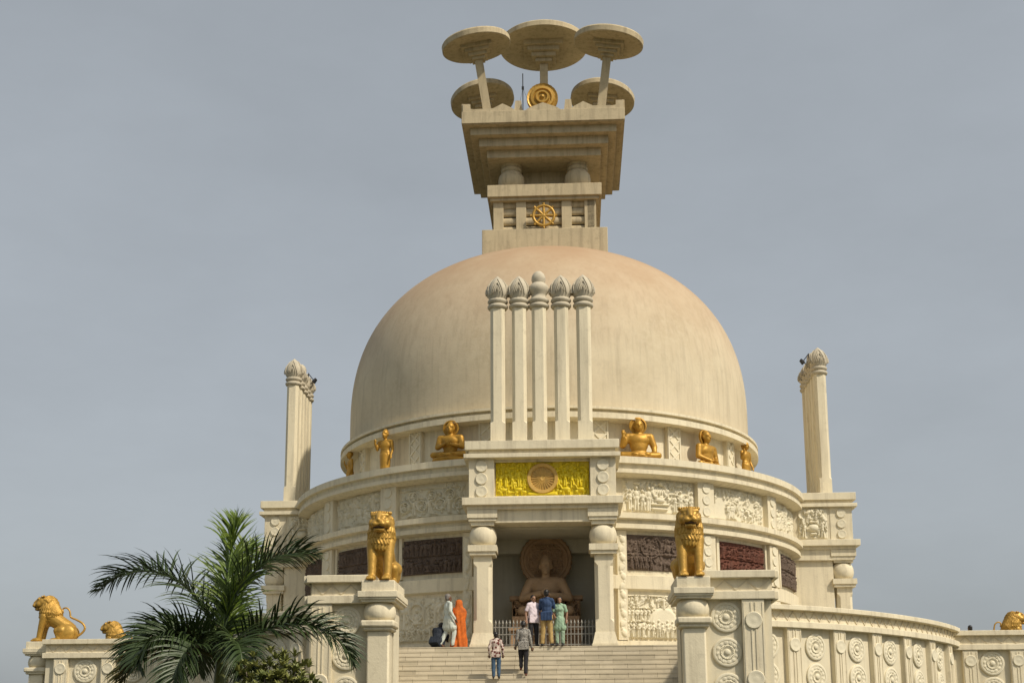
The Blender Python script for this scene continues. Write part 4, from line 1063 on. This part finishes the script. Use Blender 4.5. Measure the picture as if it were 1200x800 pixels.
# visitors in front of the railing
person((.11,-12.0,TZ), R_(172), 1.69, 'man in a navy shirt and khaki trousers seen from behind at the railing',
       dict(elL=(.215,-.10,1.15), elR=(-.215,-.10,1.15), wrL=(.09,-.26,1.32), wrR=(-.09,-.26,1.32), ankL=(.14,.02,.085), toeL=(.17,-.12,.03), kneeL=(.12,-.01,.48), ankR=(-.14,.02,.085), toeR=(-.17,-.12,.03)), bluesh, khaki, hair='short', sleeve='long', extra=phone)
person((-.30,-11.85,TZ), R_(22), 1.55, 'man in a white shirt and black trousers facing the camera',
       dict(elR=(-.26,.04,1.12), wrR=(-.27,-.05,.88), elL=(.24,-.0,1.13), wrL=(.20,-.16,1.0), ankL=(.11,.02,.085)), whitesh, blackcl, hair='short', sleeve='half', belly=.09, headturn=R_(10))
person((.50,-11.95,TZ), R_(-8), 1.48, 'woman in a pale green long tunic facing the camera',
       dict(elL=(.25,.02,1.13), wrL=(.24,-.06,.9), elR=(-.235,.0,1.13), wrR=(-.16,-.14,1.02)), mint, cloth('pale green trousers', (.34,.46,.33)), hair='bun', sleeve='half', long_top=True, female=True)
# visitors on the left of the landing
person((-2.90,-11.75,TZ), R_(118), 1.62, 'old man in pale cotton clothes walking on the landing at left',
       dict(kneeR=(-.10,-.16,.50), ankR=(-.10,-.10,.085), toeR=(-.10,-.25,.03), kneeL=(.09,.05,.48), ankL=(.09,.24,.12), toeL=(.10,.11,.03), wrL=(.25,-.14,.90), wrR=(-.25,-.12,.9), elR=(-.235,.03,1.13)), palecl, palecl, hair='short', sleeve='long', long_top=True, hairmat=greyhair, skinm=skin_d, shoes=False)
def sari_loft(t, J, k, fin):
    b = MB(); lv = [(.02,.25,.23),(.3,.225,.21),(.6,.205,.19),(.85,.205,.18),(1.0,.20,.17),(1.15,.225,.175),(1.3,.245,.165),(1.38,.20,.14),(1.45,.125,.13),(1.55,.112,.13),(1.65,.105,.125),(1.70,.075,.09),(1.725,.0,.0)]
    n = 64; vs = []
    for z, rx, ry in lv:
        for i in range(n):
            a = 2*pi*i/n; f = 1+(.15*sin(9*a+z*4)+.07*sin(19*a-z*7))*min(1, max(.15, (1.45-z)*1.2))
            fr = 1.0 if z < 1.45 else (1-.25*max(0, -sin(a)))      # opening before the face
            vs.append((rx*f*cos(a), ry*f*fr*sin(a)+.02, z))
    m_ = len(lv); fs = [(q*n+i, q*n+(i+1)%n, (q+1)*n+(i+1)%n, (q+1)*n+i) for q in range(m_-1) for i in range(n)]
    b.add([tuple(Vector((v[0]*1.14, v[1]*1.1, v[2]))*k) for v in vs], fs)
    # loose end over the shoulder
    v2 = []
    for j in range(9):
        for i in range(13):
            u = i/12-.5; z = 1.42-.11*j
            v2.append(((.20+.02*sin(j*.9)+.05*u)*1.0, .26*u+.05, z+.16*u)); 
    fs2 = [(j*13+i, j*13+i+1, (j+1)*13+i+1, (j+1)*13+i) for j in range(8) for i in range(12)]
    v3 = [(x+.018, y_, z) for x, y_, z in v2]
    b.add([tuple(Vector(v)*k) for v in v2+v3], fs2+[tuple(q+117 for q in f[::-1]) for f in fs2])
    b.build('sari', orange, t, at=(0,0,0), ang=70)
person((-2.60,-11.55,TZ), R_(196), 1.46, 'woman wrapped in a bright orange sari seen from behind', dict(elL=(.17,-.02,1.12), elR=(-.17,-.02,1.12), wrL=(.10,-.12,1.0), wrR=(-.10,-.12,1.0), shL=(.155,0,1.37), shR=(-.155,0,1.37)), orange, None, hair='none', sleeve='half', female=True, extra=sari_loft, skinm=skin_d, shoes=False)
person((-3.24,-11.7,TZ), R_(155), 1.58, 'person in dark navy crouching bent over beside the old man',
       dict(pel=(0,.10,.22), waist=(0,.08,.36), chest=(0,-.06,.52), neck=(0,-.15,.64), head=(0,-.24,.71), hipL=(.10,.10,.20), hipR=(-.10,.10,.20), kneeL=(.17,-.26,.40), kneeR=(-.17,-.26,.40), ankL=(.14,-.06,.085), ankR=(-.14,-.06,.085), toeL=(.16,-.20,.03), toeR=(-.16,-.20,.03),
            shL=(.18,-.09,.60), shR=(-.18,-.09,.60), elL=(.26,-.22,.40), elR=(-.26,-.22,.40), wrL=(.14,-.40,.28), wrR=(-.14,-.40,.28)), navy, navy, hair='short', sleeve='long', nod=R_(45), skinm=skin_d)
# two visitors climbing the stairs
def stepz(y_): return TZ-.153*math.ceil((-12.0-y_)/.3-1e-6)
zb = TZ-.153*7
person((-1.30,-14.23,zb-.0), R_(180), 1.30, 'boy in a brown and cream print shirt and jeans climbing the stairs',
       dict(elL=(.25,.03,1.12), elR=(-.25,.03,1.12), wrL=(.25,-.06,.88), wrR=(-.25,-.06,.88), ankL=(.09,.02,.085)), patterned(), denim, hair='short', sleeve='long', skinm=skin_d)
person((-.53,-13.92,TZ-.153*6), R_(183), 1.48, 'girl in a grey knit jacket and dark trousers climbing the stairs',
       dict(kneeL=(.08,-.10,.53), ankL=(.08,-.08,.20), toeL=(.09,-.22,.14), ankR=(-.07,.08,.0), toeR=(-.08,-.07,-.05), kneeR=(-.08,.0,.44), wrR=(-.27,-.04,.86), wrL=(.25,-.1,.90)), heather(), blackcl, hair='bun', sleeve='long', skinm=skin_d, female=True, shoe=cloth('brown shoe', (.16,.06,.04)))
person((15.35,-3.2,TZ-.28), R_(200), 1.55, 'person behind the far right wall with only dark hair showing', {}, navy, navy, hair='short', sleeve='long', skinm=skin_d)

#=================================================================== PLANTS
rng = random.Random(11)
PALM = Vector((-6.75,-23.0,GZ))
pt = thing('palm_tree', 'dark green feather palm with arching fronds in front of the left wall', 'palm', tuple(PALM))
tr = MB(); tr.lathe([(.24,-.05),(.20,.3),(.17,1.2),(.155,2.2),(.15,2.6),(.16,2.65)], seg=20, mod=lambda r, z, a: r*(1+.03*sin(z*40))); tr.build('trunk', barkm, pt, at=(0,0,0), ang=60)
cs = MB(); cs.lathe([(.15,2.6),(.17,2.75),(.16,3.1),(.12,3.6),(.06,4.0),(0.02,4.2)], seg=16); cs.build('crown_shaft', stemm, pt, at=(0,0,0), ang=60)
def frond(L, az, el, droop, m=leafd, leaf=.62, spread=1.0, twist=0.0, nleaf=118, base=(0,0,3.5), side=0.0):
    """az: compass from +X counter-clockwise; el: starting elevation; droop: how much it bends over"""
    b = MB(); n = 26; pts = []; p = Vector(base); e = el
    for i in range(n+1):
        t = i/n; pts.append(p.copy())
        a = az+side*t*t
        e2 = el-droop*(t**1.5)
        p = p+Vector((cos(a)*cos(e2), sin(a)*cos(e2), sin(e2)))*(L/n)
    b.tube(pts, [.045*(1-i/n)**.8+.006 for i in range(n+1)], 6)
    for i in range(nleaf):
        t = .14+.86*(i+.5)/nleaf; f = t*n; j = min(int(f), n-1); q = pts[j].lerp(pts[j+1], f-j)
        tan_ = (pts[j+1]-pts[j]).normalized(); sidev = tan_.cross(Vector((0,0,1)))
        if sidev.length < .2: sidev = Vector((-sin(az), cos(az), 0))
        sidev.normalize(); upv = sidev.cross(tan_).normalized()
        if twist: rr = Matrix.Rotation(twist, 3, tan_); sidev = rr @ sidev; upv = rr @ upv
        ln = leaf*(.45+.75*sin(pi*min(1, t*.95+.08))**.7)*rng.uniform(.82, 1.1)
        if t > .9: ln *= .8
        for s in (-1, 1):
            rank = rng.choice((-.25, .10, .45, .75))
            d = (sidev*s*(.78*spread)+tan_*(.52+.5*t*t)+upv*(rank+.12)+Vector((rng.uniform(-.1,.1), rng.uniform(-.1,.1), rng.uniform(-.1,.1)))).normalized()
            w_ = .023; nrm = d.cross(tan_).normalized(); wd = d.cross(nrm).normalized()
            pp = q.copy(); segs = 5; dd = d.copy(); row = []
            for k in range(segs+1):
                u = k/segs; ww = w_*(.55+1.0*u*(1-u)*2.2)*(1-u)**.45+.0015
                row.append((pp-wd*ww, pp+nrm*ww*.5, pp+wd*ww)); pp = pp+dd*(ln/segs); dd = (dd+Vector((0,0,-1))*(.15+.13*u)*rng.uniform(.6, 1.3)).normalized()
            vs = [v for r in row for v in r]; fs = []
            for k in range(segs):
                for c_ in (0, 1): fs.append((k*3+c_, k*3+c_+1, k*3+c_+4, k*3+c_+3))
            b.add(vs, fs)
    o = b.build('frond', m, pt, at=(0,0,0), ang=60); return o
FR = [(4.2, 170, 74, 122, leafd, .98, 1.0), (3.25, 76, 88, 16, leafy, 1.0, .42), (2.9, 64, 84, 36, leafy, .9, .55), (3.6, 18, 90, 106, leafd, 1.0, 1.0), (3.5, -4, 42, 118, leafd, .92, 1.0), (2.6, 198, 50, 140, leafd, .9, 1.0), (2.6, 228, 44, 138, leafd, .85, 1.0),
      (2.6, 255, 26, 140, leafd, .75, 1.0), (2.4, 120, 40, 120, leafd, .8, 1.0), (2.2, 300, 34, 130, leafd, .75, 1.0), (2.7, 208, 26, 120, leafo, .75, 1.0)]
for L, az, el, dr, m, lf, sp in FR: frond(L, R_(az), R_(el), R_(dr), m, lf, sp)

def shrub(loc, rx, ry, hz, n, lab):
    t = thing('shrub', lab, 'shrub', loc)
    b = MB(); st_ = MB(); r = random.Random(5)
    for i in range(n):
        a = r.uniform(0, 2*pi); cz = r.uniform(-.15, 1)**1 ; u = Vector((cos(a)*sqrt(max(0,1-cz*cz)), sin(a)*sqrt(max(0,1-cz*cz)), cz))
        k = r.uniform(.62, 1.0)*(1+.16*sin(3*a+2)*sin(4*cz+1)); c = Vector((u.x*rx*k, u.y*ry*k, hz*.52+u.z*hz*.48*k))
        if i % 5 == 0: st_.tube([(u.x*.12, u.y*.12, .2), (u.x*rx*.4, u.y*ry*.4, hz*.4), tuple(c)], [.04, .025, .012], 5)
        axis = (u+Vector((0,0,.5))).normalized(); e1 = axis.cross(Vector((.3,.2,.9))).normalized(); e2 = axis.cross(e1)
        for q in range(9):
            al = q*2.4+r.uniform(-.3, .3); op = .35+.09*q*.9+r.uniform(-.1, .1)
            d = (axis*cos(op)+(e1*cos(al)+e2*sin(al))*sin(op)).normalized(); ln = r.uniform(.17, .27); sd_ = d.cross(axis).normalized()*.035; nn_ = sd_.cross(d).normalized()
            p0 = c; p1 = c+d*ln*.5+nn_*.012; p2 = c+d*ln-Vector((0,0,.04))
            b.add([p0-sd_*.2, p0+sd_*.2, p1+sd_, p2, p1-sd_, p1-nn_*.014], [(0,1,2,5), (5,2,3), (5,3,4), (0,5,4)])
    b.build('crown', shrubm, t, at=(0,0,0), ang=20); st_.build('stem', barkm, t, at=(0,0,0))
shrub((-5.2,-24.6,GZ), 1.25, .8, 3.42, 820, 'round yellow-green shrub with pointed leaves beside the palm, bottom left')
